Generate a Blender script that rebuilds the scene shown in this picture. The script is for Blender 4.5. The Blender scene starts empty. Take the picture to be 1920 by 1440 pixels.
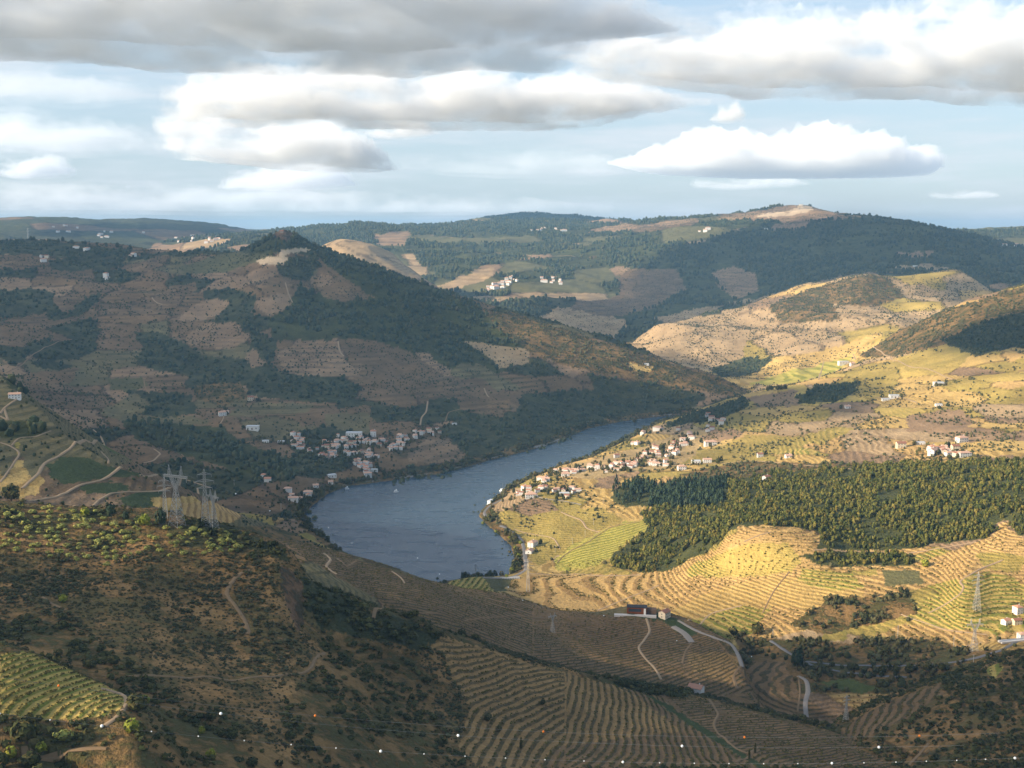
import bpy, math, random
import numpy as np
from math import radians, tan, atan, sin, cos

rng = np.random.default_rng(7)
random.seed(7)
scene = bpy.context.scene

# ------------------------------------------------------------------ camera, world, sun, exposure
CH = 430.0                      # camera height above the river, metres
FPX = 2200.0                    # focal length in photo pixels (1920 wide)
PITCH = atan(292.0 / FPX)
cam_data = bpy.data.cameras.new('camera')
cam = bpy.data.objects.new('camera', cam_data)
scene.collection.objects.link(cam)
cam.location = (0, 0, CH)
cam.rotation_euler = (radians(90) - PITCH, 0, 0)
cam_data.sensor_width = 36.0
cam_data.lens = FPX / 1920 * 36.0
cam_data.clip_start = 1.0
cam_data.clip_end = 200000.0
scene.camera = cam

SUN_AZ = radians(-110.0)         # compass angle of the sun, 0 = +Y (view direction), negative = left
SUN_EL = radians(23.0)
SUN_V = np.array([sin(SUN_AZ) * cos(SUN_EL), cos(SUN_AZ) * cos(SUN_EL), sin(SUN_EL)])
world = bpy.data.worlds.new('World')
scene.world = world
world.use_nodes = True
wnt = world.node_tree
wnt.nodes.clear()
w_out = wnt.nodes.new('ShaderNodeOutputWorld')
w_bg = wnt.nodes.new('ShaderNodeBackground')
w_sky = wnt.nodes.new('ShaderNodeTexSky')
w_sky.sky_type = 'NISHITA'
w_sky.sun_disc = False
w_sky.sun_elevation = SUN_EL
w_sky.sun_rotation = SUN_AZ
w_sky.altitude = 400
w_sky.air_density = 1.0
w_sky.dust_density = 0.4
w_sky.ozone_density = 1.5
w_bg.inputs['Strength'].default_value = 0.13
wnt.links.new(w_sky.outputs[0], w_bg.inputs[0])
# thin high veil of cloud over the blue: whiter towards the horizon and in long streaks
w_tc = wnt.nodes.new('ShaderNodeTexCoord'); w_sep = wnt.nodes.new('ShaderNodeSeparateXYZ')
wnt.links.new(w_tc.outputs['Generated'], w_sep.inputs[0])
w_el = wnt.nodes.new('ShaderNodeMapRange'); w_el.inputs[1].default_value = 0.0; w_el.inputs[2].default_value = 0.55
w_el.inputs[3].default_value = 0.88; w_el.inputs[4].default_value = 0.15
wnt.links.new(w_sep.outputs[2], w_el.inputs[0])
w_map = wnt.nodes.new('ShaderNodeMapping'); w_map.inputs['Scale'].default_value = (4.0, 4.0, 34.0)
wnt.links.new(w_tc.outputs['Generated'], w_map.inputs[0])
w_n = wnt.nodes.new('ShaderNodeTexNoise'); w_n.inputs['Scale'].default_value = 1.3; w_n.inputs['Detail'].default_value = 7; w_n.inputs['Roughness'].default_value = .6
wnt.links.new(w_map.outputs[0], w_n.inputs['Vector'])
w_nr = wnt.nodes.new('ShaderNodeMapRange'); w_nr.interpolation_type = 'SMOOTHSTEP'
w_nr.inputs[1].default_value = 0.40; w_nr.inputs[2].default_value = 0.72; w_nr.inputs[4].default_value = 0.9
wnt.links.new(w_n.outputs['Fac'], w_nr.inputs[0])
w_ve = wnt.nodes.new('ShaderNodeBackground'); w_ve.inputs[0].default_value = (.285, .355, .420, 1)
w_wh = wnt.nodes.new('ShaderNodeBackground'); w_wh.inputs[0].default_value = (.46, .50, .54, 1)
w_m1 = wnt.nodes.new('ShaderNodeMixShader'); w_m2 = wnt.nodes.new('ShaderNodeMixShader')
wnt.links.new(w_el.outputs[0], w_m1.inputs[0]); wnt.links.new(w_bg.outputs[0], w_m1.inputs[1]); wnt.links.new(w_ve.outputs[0], w_m1.inputs[2])
wnt.links.new(w_nr.outputs[0], w_m2.inputs[0]); wnt.links.new(w_m1.outputs[0], w_m2.inputs[1]); wnt.links.new(w_wh.outputs[0], w_m2.inputs[2])
wnt.links.new(w_m2.outputs[0], w_out.inputs[0])

sun_d = bpy.data.lights.new('sun', 'SUN')
sun_d.energy = 5.0
sun_d.angle = radians(0.6)
sun_d.color = (1.0, 0.86, 0.67)
sun = bpy.data.objects.new('sun', sun_d)
scene.collection.objects.link(sun)
from mathutils import Vector
sun.rotation_euler = Vector(tuple(-SUN_V)).to_track_quat('-Z', 'Y').to_euler()
sun.location = tuple(SUN_V * 3000)

scene.view_settings.view_transform = 'Standard'
scene.view_settings.look = 'None'
scene.view_settings.exposure = 0.84
scene.view_settings.gamma = 1.0
scene.cycles.max_bounces = 14
scene.cycles.diffuse_bounces = 2
scene.cycles.glossy_bounces = 2
scene.cycles.transmission_bounces = 2
scene.cycles.volume_bounces = 12
scene.cycles.transparent_max_bounces = 16
scene.cycles.use_denoising = True

# ------------------------------------------------------------------ helpers
def pix_dir(u, v):
    """photo pixel -> azimuth, tan(elevation)"""
    a = (np.asarray(u, float) - 960.0) / FPX
    b = -(np.asarray(v, float) - 720.0) / FPX
    cp, sp = cos(PITCH), sin(PITCH)
    dx = a
    dy = cp + b * sp
    dz = -sp + b * cp
    return np.arctan2(dx, dy), dz / np.hypot(dx, dy)

def to_pix(x, y, z):
    cp, sp = cos(PITCH), sin(PITCH)
    zz = z - CH
    fw = y * cp - zz * sp
    up = y * sp + zz * cp
    return 960 + FPX * x / fw, 720 - FPX * up / fw

def hash2(ix, iy, seed):
    h = (ix.astype(np.int64) * 374761393 + iy.astype(np.int64) * 668265263 + seed * 974711) & 0x7fffffff
    h = ((h ^ (h >> 13)) * 1274126177) & 0x7fffffff
    h = h ^ (h >> 16)
    return (h & 0xffff) / 65535.0

def vnoise(x, y, seed=0):
    ix = np.floor(x); iy = np.floor(y)
    fx = x - ix; fy = y - iy
    fx = fx * fx * fx * (fx * (fx * 6 - 15) + 10)
    fy = fy * fy * fy * (fy * (fy * 6 - 15) + 10)
    a = hash2(ix, iy, seed); b = hash2(ix + 1, iy, seed)
    c = hash2(ix, iy + 1, seed); d = hash2(ix + 1, iy + 1, seed)
    return (a * (1 - fx) + b * fx) * (1 - fy) + (c * (1 - fx) + d * fx) * fy

def fbm(x, y, seed=0, oct=4, gain=0.5, ridged=False):
    s = 0; amp = 1; tot = 0
    for k in range(oct):
        cr, sr = cos(0.6 * k + .3), sin(0.6 * k + .3)
        n = vnoise((x * cr - y * sr) * 2 ** k + 17.3 * k, (x * sr + y * cr) * 2 ** k - 9.1 * k, seed + k)
        if ridged:
            n = 1 - np.abs(2 * n - 1)
        s = s + amp * n; tot += amp; amp *= gain
    return s / tot

# ------------------------------------------------------------------ terrain
def L(*pts):
    """a line across the hillside: (u, v, r) seen points or (u, None, r, z) hidden ones"""
    az, rr, zz = [], [], []
    for p in pts:
        if p[1] is None:
            a, _ = pix_dir(p[0], 720); az.append(float(a)); rr.append(p[2]); zz.append(p[3])
        else:
            a, t = pix_dir(p[0], p[1]); az.append(float(a)); rr.append(p[2]); zz.append(CH + p[2] * float(t))
    o = np.argsort(az)
    return np.array(az)[o], np.array(rr, float)[o], np.array(zz, float)[o]

HILLS = {}
HILLS['near'] = dict(lines=[
    L((-3000, None, 14, 400), (5000, None, 14, 400)),
    L((-3000, None, 120, 345), (960, None, 120, 342), (5000, None, 120, 330)),
    L((-3000, None, 380, 250), (0, 1465, 400), (300, 1465, 430), (640, 1465, 520), (960, 1460, 590), (1280, 1460, 620), (1600, 1470, 640), (1920, 1480, 640), (5000, None, 640, 110)),
    L((-3000, None, 560, 215), (0, 1200, 620), (200, 1200, 630), (400, 1230, 640), (600, 1250, 650), (760, 1330, 650), (900, 1380, 650), (1100, 1400, 680), (1300, 1420, 700), (1500, 1440, 720), (1700, 1470, 740), (1920, 1500, 760), (5000, None, 760, 60)),
    L((-3000, None, 740, 210), (0, 1080, 740), (200, 1080, 740), (400, 1100, 730), (520, 1130, 715), (580, 1200, 700), (680, 1240, 700), (800, 1260, 710), (900, 1300, 720), (1000, 1320, 740), (1150, 1350, 760), (1300, 1370, 780), (1500, 1400, 800), (1700, 1430, 810), (1920, 1540, 800), (5000, None, 800, 20)),
    L((-3000, None, 900, 260), (-100, 940, 860), (0, 944, 850), (150, 950, 845), (300, 967, 830), (345, 976, 820), (420, 992, 810), (480, 1010, 800), (520, 1027, 790), (548, 1045, 780), (570, 1080, 765), (600, 1113, 750), (680, 1135, 750), (750, 1160, 755), (830, 1185, 770), (900, 1212, 790), (1000, 1245, 810), (1100, 1270, 830), (1200, 1292, 850), (1280, 1303, 870), (1350, 1318, 870), (1450, 1345, 870), (1550, 1368, 870), (1640, 1398, 870), (1700, 1412, 870), (1760, 1440, 860), (1920, 1560, 830), (5000, None, 830, 0)),
], back=0.42)
HILLS['spur'] = dict(lines=[
    L((-3000, None, 300, 220), (330, None, 300, 180), (700, None, 300, 0)),
    L((-3000, None, 440, 245), (0, 1352, 455), (120, 1352, 457), (230, 1345, 452), (300, 1395, 440), (360, 1470, 430), (460, None, 430, 100)),
    L((-3000, None, 540, 262), (0, 1212, 520), (60, 1226, 515), (140, 1260, 505), (235, 1303, 490), (300, 1350, 475), (350, 1420, 460), (460, None, 450, 100)),
], back=0.5)
HILLS['scrub'] = dict(lines=[
    L((1400, None, 600, -60), (1700, None, 600, 20), (5000, None, 600, 60)),
    L((1440, None, 780, -50), (1600, 1445, 800), (1750, 1430, 780), (1920, 1430, 760), (5000, None, 760, 150)),
    L((1440, None, 860, -50), (1550, 1388, 880), (1600, 1352, 900), (1660, 1320, 920), (1750, 1285, 940), (1850, 1252, 950), (1920, 1228, 960), (2100, 1150, 980), (5000, None, 1000, 260)),
], back=0.35)
HILLS['vineridge'] = dict(lines=[
    L((300, None, 800, 0), (2000, None, 800, -30)),
    L((300, None, 860, 0), (500, 1100, 900), (700, 1150, 900), (830, 1192, 920), (1000, 1252, 960), (1100, 1277, 960), (1200, 1300, 960), (1280, 1307, 960), (1350, 1322, 950), (1450, 1347, 940), (1560, 1376, 930), (1700, None, 930, -10)),
    L((300, None, 960, 20), (500, 1050, 1000), (700, 1092, 1020), (830, 1125, 1040), (1000, 1182, 1060), (1100, 1205, 1060), (1200, 1212, 1060), (1280, 1225, 1050), (1350, 1262, 1010), (1400, 1300, 970), (1450, 1340, 950), (1700, None, 950, -20)),
    L((300, None, 1050, 30), (440, 1005, 1090), (500, 1010, 1100), (560, 1019, 1120), (610, 1033, 1130), (650, 1043, 1130), (700, 1056, 1130), (760, 1076, 1130), (810, 1093, 1130), (860, 1103, 1130), (920, 1113, 1130), (960, 1122, 1130), (1010, 1139, 1130), (1060, 1151, 1130), (1110, 1153, 1130), (1150, 1146, 1130), (1180, 1141, 1130), (1230, 1147, 1130), (1260, 1156, 1125), (1290, 1167, 1115), (1330, 1190, 1090), (1370, 1213, 1060), (1390, 1240, 1030), (1405, 1290, 985), (1450, 1340, 960), (1700, None, 960, -20)),
], back=0.4)
HILLS['farms'] = dict(lines=[
    L((700, None, 850, -30), (1300, None, 900, 0), (5000, None, 900, 0)),
    L((700, None, 1150, 0), (1200, None, 1150, 5), (1300, None, 1100, 14), (1400, 1290, 1010), (1500, 1300, 990), (1600, 1270, 1030), (1700, 1255, 1050), (1920, 1225, 1080), (5000, None, 1080, 90)),
    L((700, None, 1260, 3), (780, None, 1260, 5), (900, 1112, 1300), (1000, 1150, 1240), (1110, 1155, 1235), (1200, 1150, 1230), (1300, 1170, 1195), (1400, 1205, 1140), (1500, 1195, 1140), (1600, 1190, 1150), (1700, 1200, 1130), (1800, 1215, 1110), (1920, 1190, 1140), (5000, None, 1140, 120)),
    L((700, None, 1350, 4), (780, 1100, 1360), (870, 1080, 1370), (960, 1086, 1375), (1050, 1088, 1355), (1200, 1088, 1340), (1300, 1102, 1280), (1400, 1090, 1275), (1500, 1080, 1270), (1600, 1092, 1255), (1700, 1105, 1240), (1760, 1110, 1230), (1815, 1087, 1240), (1870, 1110, 1235), (1920, 1090, 1270), (5000, None, 1270, 150)),
    L((700, None, 1420, 6), (950, None, 1430, 10), (1050, 1071, 1420), (1100, 1060, 1430), (1200, 1050, 1430), (1300, 1030, 1390), (1390, 990, 1365), (1440, 986, 1365), (1500, 992, 1365), (1530, 1000, 1360), (1600, 1032, 1340), (1700, 1036, 1340), (1800, 1015, 1360), (1920, 970, 1400), (5000, None, 1400, 170)),
    L((700, None, 1600, 7), (900, None, 1600, 8), (960, 1000, 1610), (1050, 990, 1600), (1150, 975, 1600), (1250, 960, 1600), (1400, 930, 1580), (1600, 920, 1560), (1750, 915, 1550), (1920, 905, 1550), (5000, None, 1550, 180)),
    L((700, None, 1800, 5), (900, None, 1790, 10), (960, 925, 1780), (1060, 900, 1830), (1150, 890, 1850), (1250, 880, 1850), (1400, 872, 1850), (1550, 868, 1800), (1750, 862, 1750), (1920, 855, 1750), (5000, None, 1700, 200)),
    L((700, None, 2080, 3), (1050, None, 2080, 8), (1150, 850, 2130), (1250, 835, 2150), (1300, 815, 2250), (1400, 810, 2200), (1550, 805, 2100), (1750, 800, 2050), (1920, 790, 2050), (5000, None, 2000, 230)),
    L((700, None, 2500, 3), (1200, None, 2500, 12), (1300, 775, 2500), (1400, 742, 2650), (1550, 720, 2650), (1700, 690, 2600), (1920, 650, 2550), (5000, None, 2500, 330)),
    L((1100, None, 2750, -20), (1250, None, 2750, 0), (1350, None, 2780, 22), (1400, 741, 2800), (1440, 730, 2850), (1500, 720, 2900), (1560, 708, 2920), (1600, 672, 3000), (1650, 640, 3050), (1700, 612, 3050), (1780, 580, 3050), (1850, 555, 3050), (1920, 535, 3050), (2100, 480, 3000), (5000, None, 3000, 450)),
], back=0.35)
HILLS['leftfields'] = dict(lines=[
    L((-3000, None, 880, 150), (300, None, 880, 120), (700, None, 880, -40)),
    L((-3000, None, 980, 210), (-100, 960, 1000), (0, 955, 1000), (200, 965, 1020), (330, 992, 1020), (420, 1012, 1050), (500, 1032, 1090), (560, 1052, 1140), (600, 1080, 1180), (700, None, 1180, -30)),
    L((-3000, None, 1150, 230), (0, 860, 1180), (150, 870, 1180), (300, 900, 1180), (400, 940, 1180), (480, 970, 1220), (540, 992, 1280), (600, 1022, 1330), (640, 1042, 1335), (720, None, 1330, -30)),
    L((-3000, None, 1330, 260), (0, 780, 1350), (150, 810, 1320), (250, 850, 1300), (350, 890, 1290), (420, 920, 1290), (500, 957, 1350), (560, 992, 1420), (600, 1016, 1440), (640, 1040, 1400), (720, None, 1400, -30)),
    L((-3000, None, 1550, 330), (-100, 690, 1550), (0, 705, 1500), (60, 732, 1480), (120, 762, 1460), (215, 797, 1430), (270, 828, 1420), (350, 865, 1410), (400, 893, 1410), (450, 925, 1430), (500, 955, 1470), (550, 985, 1510), (580, 1005, 1530), (640, 1040, 1480), (720, None, 1480, -30)),
], back=0.42)
HILLS['mountain'] = dict(lines=[
    L((-3000, None, 1700, 20), (500, None, 1600, -20), (1400, None, 1700, -30)),
    L((-3000, None, 2300, 140), (0, 720, 2300), (100, 770, 2200), (240, 825, 2100), (350, 860, 2030), (450, 900, 1920), (560, 948, 1760), (620, 925, 1830), (700, 908, 1890), (870, 880, 2040), (1000, 843, 2230), (1100, 806, 2430), (1260, 780, 2620), (1400, 747, 2790), (1600, None, 2800, -30)),
    L((-3000, None, 2550, 180), (0, 680, 2500), (150, 740, 2450), (300, 790, 2290), (450, 835, 2130), (560, 858, 2070), (650, 852, 2090), (750, 850, 2110), (850, 820, 2250), (950, 820, 2280), (1050, 790, 2450), (1200, 750, 2660), (1350, 735, 2810), (1450, None, 2830, 0), (1600, None, 2830, -30)),
    L((-3000, None, 2950, 250), (0, 600, 2900), (200, 640, 2780), (400, 700, 2600), (520, 700, 2580), (650, 705, 2550), (800, 715, 2560), (950, 725, 2600), (1100, 700, 2790), (1200, 708, 2830), (1300, 722, 2870), (1420, None, 2880, 10), (1600, None, 2880, -30)),
    L((-3000, None, 3250, 330), (0, 520, 3200), (200, 550, 3100), (400, 560, 3000), (500, 545, 2950), (560, 560, 2950), (650, 600, 2850), (800, 630, 2850), (950, 650, 2850), (1100, 657, 2920), (1250, 690, 2930), (1350, 722, 2930), (1600, None, 2930, -30)),
    L((-3000, None, 3900, 430), (-100, 446, 3900), (0, 446, 3800), (100, 450, 3700), (200, 460, 3600), (300, 467, 3500), (400, 467, 3400), (450, 461, 3350), (490, 446, 3320), (512, 437, 3300), (530, 429, 3300), (550, 439, 3300), (580, 455, 3290), (620, 475, 3280), (700, 507, 3250), (760, 528, 3220), (820, 548, 3200), (870, 562, 3180), (920, 575, 3150), (1000, 597, 3120), (1100, 626, 3080), (1200, 656, 3050), (1300, 692, 3000), (1360, 715, 2960), (1395, 736, 2920), (1440, 765, 2900), (1600, None, 2900, -40)),
], back=0.38)
HILLS['goldhill'] = dict(lines=[
    L((1000, None, 2900, -20), (5000, None, 2900, 0)),
    L((1050, None, 3300, 0), (1150, 650, 3500), (1250, 690, 3350), (1330, 708, 3100), (1400, 722, 3050), (1500, 720, 3050), (1600, 700, 3100), (1700, 650, 3300), (5000, None, 3300, 150)),
    L((1050, None, 3700, 0), (1150, 645, 3700), (1200, 650, 3750), (1250, 645, 3750), (1330, 660, 3600), (1400, 650, 3700), (1500, 655, 3550), (1600, 620, 3700), (1700, 590, 3900), (5000, None, 3900, 250)),
    L((1050, None, 4000, -20), (1100, 670, 4000), (1150, 640, 4000), (1200, 616, 4100), (1260, 592, 4150), (1300, 582, 4200), (1400, 566, 4300), (1480, 546, 4400), (1560, 527, 4500), (1620, 514, 4550), (1680, 518, 4550), (1740, 516, 4550), (1790, 523, 4500), (1840, 545, 4400), (1900, 570, 4300), (5000, None, 4300, 200)),
], back=0.3)
HILLS['bigmountain'] = dict(lines=[
    L((600, None, 3900, -20), (5000, None, 4400, 0)),
    L((700, None, 4500, 0), (800, None, 4600, 60), (900, 575, 4600), (1000, 605, 4400), (1100, 630, 4300), (1160, 640, 4300), (1250, 600, 4600), (1400, 575, 4800), (1600, 530, 4900), (1800, 530, 4900), (1920, 540, 4800), (5000, None, 4800, 200)),
    L((700, None, 5100, 0), (800, None, 5200, 120), (850, 547, 5200), (1000, 552, 5150), (1150, 562, 5150), (1300, 530, 5300), (1500, 490, 5600), (1700, 480, 5600), (1920, 510, 5500), (5000, None, 5500, 250)),
    L((700, None, 6200, 150), (850, 500, 6300), (1000, 480, 6500), (1150, 450, 6600), (1250, 432, 6700), (1350, 422, 6700), (1450, 416, 6700), (1560, 407, 6600), (1600, 406, 6600), (1650, 409, 6600), (1720, 421, 6500), (1800, 440, 6400), (1850, 452, 6300), (1920, 468, 6200), (2050, 490, 6000), (5000, None, 6000, 300)),
    L((700, None, 7000, 150), (1000, None, 7800, 300), (1100, 432, 7800), (1195, 419, 7900), (1250, 413, 7900), (1350, 405, 7900), (1420, 396, 7900), (1465, 387, 7900), (1500, 383, 7900), (1530, 387, 7900), (1560, 396, 7900), (1600, 408, 7900), (1700, None, 7800, 380), (1900, None, 7500, 250), (5000, None, 7500, 250)),
], back=0.25)
HILLS['barehill'] = dict(lines=[
    L((450, None, 3800, 0), (950, None, 3800, 0)),
    L((450, None, 4400, 50), (600, None, 4400, 200), (650, 500, 4400), (720, 530, 4300), (780, 555, 4200), (850, 580, 4100), (900, None, 4100, -40)),
    L((450, None, 4900, 60), (560, None, 4900, 250), (600, 463, 4900), (640, 447, 4900), (680, 451, 4900), (720, 470, 4850), (760, 497, 4750), (800, 523, 4650), (830, 545, 4500), (870, 570, 4400), (920, None, 4400, -40)),
], back=0.35)
HILLS['farcentre'] = dict(lines=[
    L((200, None, 4600, 0), (1300, None, 4600, 0)),
    L((200, None, 5400, 160), (500, 520, 5400), (700, 530, 5300), (800, 545, 5200), (850, 560, 5000), (950, 575, 4800), (1050, 590, 4800), (1300, None, 4900, 40)),
    L((200, None, 6500, 250), (500, 452, 6600), (700, 470, 6400), (800, 480, 6200), (900, 490, 6000), (1000, 490, 6000), (1100, 480, 6200), (1300, None, 6400, 300)),
    L((200, None, 7500, 330), (450, 440, 8000), (500, 436, 8000), (560, 430, 8000), (620, 421, 8000), (700, 419, 8200), (800, 420, 8300), (850, 417, 8400), (900, 410, 8500), (960, 411, 8600), (1010, 412, 8600), (1100, 415, 8600), (1200, 420, 8600), (1400, None, 8600, 300)),
], back=0.2)
HILLS['farridge'] = dict(lines=[
    L((700, None, 9200, 200), (1400, None, 9200, 200)),
    L((700, None, 10500, 300), (850, 422, 10500), (900, 412, 10500), (950, 407, 10500), (1000, 404, 10500), (1060, 405, 10500), (1100, 407, 10500), (1150, 413, 10500), (1200, 419, 10500), (1270, 428, 10500), (1500, None, 10500, 300)),
], back=0.2)
HILLS['farleft'] = dict(lines=[
    L((-3000, None, 5000, 200), (650, None, 5000, 0)),
    L((-3000, None, 7000, 330), (0, 455, 7000), (200, 462, 7000), (400, 475, 7000), (560, 470, 7200), (750, None, 7300, 200)),
    L((-3000, None, 10500, 480), (-100, 415, 10500), (0, 410, 10500), (40, 408, 10500), (100, 409, 10500), (200, 415, 10500), (260, 413, 10500), (300, 414, 10500), (380, 420, 10500), (440, 429, 10500), (480, 437, 10500), (520, 446, 10500), (750, None, 10500, 300)),
], back=0.2)
HILLS['farright'] = dict(lines=[
    L((1600, None, 7000, 100), (5000, None, 7000, 150)),
    L((1600, None, 7500, 200), (1780, 446, 7600), (1850, 455, 7600), (1920, 468, 7500), (5000, None, 7500, 300)),
    L((1600, None, 8800, 300), (1780, 433, 8800), (1830, 431, 8800), (1860, 427, 8800), (1900, 423, 8800), (1920, 421, 8800), (2050, 416, 8800), (5000, None, 8800, 480)),
], back=0.2)
HILLS['horizon'] = dict(lines=[
    L((-3000, None, 9500, 250), (5000, None, 9500, 250)),
    L((-3000, None, 13500, 400), (5000, None, 13500, 400)),
    L((-3000, None, 26000, 380), (5000, None, 26000, 380)),
], back=0.1)

# river outline in photo pixels, all on the water level z = 0
RIVER_PX = [(1285, 776), (1262, 779), (1215, 783), (1165, 790), (1100, 804), (1075, 815), (1040, 831), (1000, 842), (950, 855),
            (900, 868), (870, 877), (820, 889), (760, 897), (700, 905), (650, 912), (615, 926), (590, 944), (568, 966),
            (585, 990), (612, 1012), (640, 1035), (680, 1060), (730, 1100), (800, 1110), (825, 1092), (870, 1086), (905, 1084), (935, 1082),
            (955, 1078), (962, 1060), (963, 1040), (958, 1024), (938, 1004), (912, 984), (899, 968), (905, 955), (922, 940),
            (938, 926), (955, 914), (985, 900), (1012, 889), (1040, 877), (1090, 863), (1125, 847), (1170, 825), (1205, 806), (1232, 793),
            (1262, 785), (1300, 779)]
def pix_plane(u, v, z=0.0):
    a, t = pix_dir(u, v)
    r = (z - CH) / t
    return r * np.sin(a), r * np.cos(a)
RX, RY = pix_plane(np.array([p[0] for p in RIVER_PX]), np.array([p[1] for p in RIVER_PX]))

def sd_poly(px, py, vx, vy):
    d = np.full(px.shape, 1e18); inside = np.zeros(px.shape, bool)
    n = len(vx); j = n - 1
    for i in range(n):
        ex, ey = vx[j] - vx[i], vy[j] - vy[i]
        wx, wy = px - vx[i], py - vy[i]
        t = np.clip((wx * ex + wy * ey) / (ex * ex + ey * ey + 1e-12), 0, 1)
        d = np.minimum(d, (wx - ex * t) ** 2 + (wy - ey * t) ** 2)
        c = (vy[i] > py) != (vy[j] > py)
        c &= px < (vx[j] - vx[i]) * (py - vy[i]) / (vy[j] - vy[i] + 1e-12) + vx[i]
        inside ^= c
        j = i
    d = np.sqrt(d)
    return np.where(inside, -d, d)

az_in = np.arange(-24.6, 24.6001, 0.045)
az_out = 24.6 + np.cumsum(np.linspace(0.08, 0.9, 64))
AZ = np.radians(np.concatenate([-az_out[::-1], az_in, az_out]))
lr = [math.log(14.0)]
while lr[-1] < math.log(25500):
    r_ = math.exp(lr[-1])
    lr.append(lr[-1] + (0.02 if r_ < 340 else 0.0026 if r_ < 700 else 0.0023 if r_ < 1500 else 0.0030 if r_ < 4000 else 0.0042 if r_ < 11000 else 0.02))
LR = np.array(lr); RR = np.exp(LR)
NA, NR = len(AZ), len(RR)
print('grid', NA, NR, NA * NR)

def pchip(x, xp, fp):
    h = np.diff(xp) + 1e-9; s = np.diff(fp) / h
    m = np.zeros(len(xp))
    a, b = s[:-1], s[1:]
    m[1:-1] = np.where(a * b > 0, 2 * a * b / (a + b + 1e-30), 0)
    i = np.clip(np.searchsorted(xp, x) - 1, 0, len(xp) - 2)
    t = np.clip((x - xp[i]) / h[i], 0, 1); t2, t3 = t * t, t * t * t
    return (2 * t3 - 3 * t2 + 1) * fp[i] + (t3 - 2 * t2 + t) * h[i] * m[i] + (-2 * t3 + 3 * t2) * fp[i + 1] + (t3 - t2) * h[i] * m[i + 1]

def hill_height(h, az, r):
    """height of one hill at each azimuth (columns) and distance (rows)"""
    K = len(h['lines'])
    rk, zk = [], []
    ker = np.hanning(15); ker /= ker.sum()
    for (la, lrr, lz) in h['lines']:
        fine = np.linspace(-1.25, 1.25, 2500)
        ra = pchip(fine, la, lrr); za = pchip(fine, la, lz)
        # smooth over azimuth (about a third of a degree)
        ra = np.convolve(np.pad(ra, 7, mode='edge'), ker, 'valid'); za = np.convolve(np.pad(za, 7, mode='edge'), ker, 'valid')
        rk.append(np.interp(az, fine, ra)); zk.append(np.interp(az, fine, za))
    rk = np.array(rk); zk = np.array(zk)
    for k in range(1, K):
        rk[k] = np.maximum(rk[k], rk[k - 1] * 1.01 + 1)
    s = (zk[1:] - zk[:-1]) / (rk[1:] - rk[:-1])
    m = np.zeros_like(zk)
    if K > 2:
        a, b = s[:-1], s[1:]
        same = a * b > 0
        m[1:-1] = np.where(same, 2 * a * b / (a + b + 1e-12 * np.sign(a + b + 1e-30)), 0)
    m[0] = s[0]
    m[-1] = np.minimum(s[-1] * 0.3, s[-1])
    out = np.full((len(r), len(az)), -60.0)
    R = r[:, None]
    for k in range(K - 1):
        dr = rk[k + 1] - rk[k]
        t = (R - rk[k]) / dr
        sel = (t >= 0) & (t < 1)
        if not sel.any():
            continue
        t2, t3 = t * t, t * t * t
        z = (2 * t3 - 3 * t2 + 1) * zk[k] + (t3 - 2 * t2 + t) * dr * m[k] + (-2 * t3 + 3 * t2) * zk[k + 1] + (t3 - t2) * dr * m[k + 1]
        out = np.where(sel, z, out)
    # beyond the crest the back slope falls, rounded at the top
    d = R - rk[-1]
    rad = rk[-1] * 0.012 + 2
    zb = zk[-1] + m[-1] * np.minimum(d, rad) - h['back'] * (np.sqrt(d * d + rad * rad) - rad)
    out = np.where(d >= 0, zb, out)
    if h.get('front', True):
        out = np.where(R < rk[0], zk[0] - 0.6 * (rk[0] - R), out)
    return np.maximum(out, -60)

GX = RR[:, None] * np.sin(AZ)[None, :]
GY = RR[:, None] * np.cos(AZ)[None, :]
Z = np.full((NR, NA), -12.0)
HID = np.full((NR, NA), -1, np.int8)
HN = list(HILLS)
for hi, name in enumerate(HN):
    hz = hill_height(HILLS[name], AZ, RR)
    HID = np.where(hz > Z, hi, HID)
    k = 3.0 + 0.0035 * RR[:, None]
    hgap = np.clip(0.5 + 0.5 * (hz - Z) / k, 0, 1)
    Z = Z * (1 - hgap) + hz * hgap + k * hgap * (1 - hgap) * 0.5
# natural relief: gullies and spurs, stronger on the big slopes
Rg = np.broadcast_to(RR[:, None], GX.shape)
wx = GX + 120 * (fbm(GX / 600, GY / 600, 31, 3) - .5)
wy = GY + 120 * (fbm(GX / 600, GY / 600, 47, 3) - .5)
amp = np.select([Rg < 900, Rg < 1700, Rg < 4300], [5.0 + 0 * Rg, 8.0 + 0 * Rg, 34.0 + 0 * Rg], 80.0)
amp = np.interp(Rg, [0, 300, 900, 1500, 1800, 2600, 3400, 5000, 9000, 30000], [0, 3, 6, 7, 14, 34, 44, 52, 70, 70])
big = fbm(wx / 420, wy / 420, 5, 3, .5, True) - .62
far = fbm(wx / 1100, wy / 1100, 11, 4, .5, True) - .62
wfar = np.clip((Rg - 3300) / 2500, 0, 1)
hgt = np.clip((Z + 5) / 60, 0, 1)
fold = fbm((wx + .6 * wy) / 520, (wy - .2 * wx) / 900, 61, 3, .45, True) - .68
Z = Z + fold * 85 * hgt * (HID == HN.index('goldhill')) + fold * 40 * np.clip((Rg - 1900) / 500, 0, 1) * hgt * (HID == HN.index('farms'))
Z = Z + amp * hgt * (big * (1 - wfar) + (0.35 * big + far) * wfar)
small = fbm(GX / 60, GY / 60, 77, 4) - .5
micro = (fbm(GX / 14, GY / 14, 83, 4, .6) - .5) * np.interp(Rg, [0, 300, 1000, 1300], [0, 2.6, 2.2, 0]) * (HID != 1)
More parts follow.
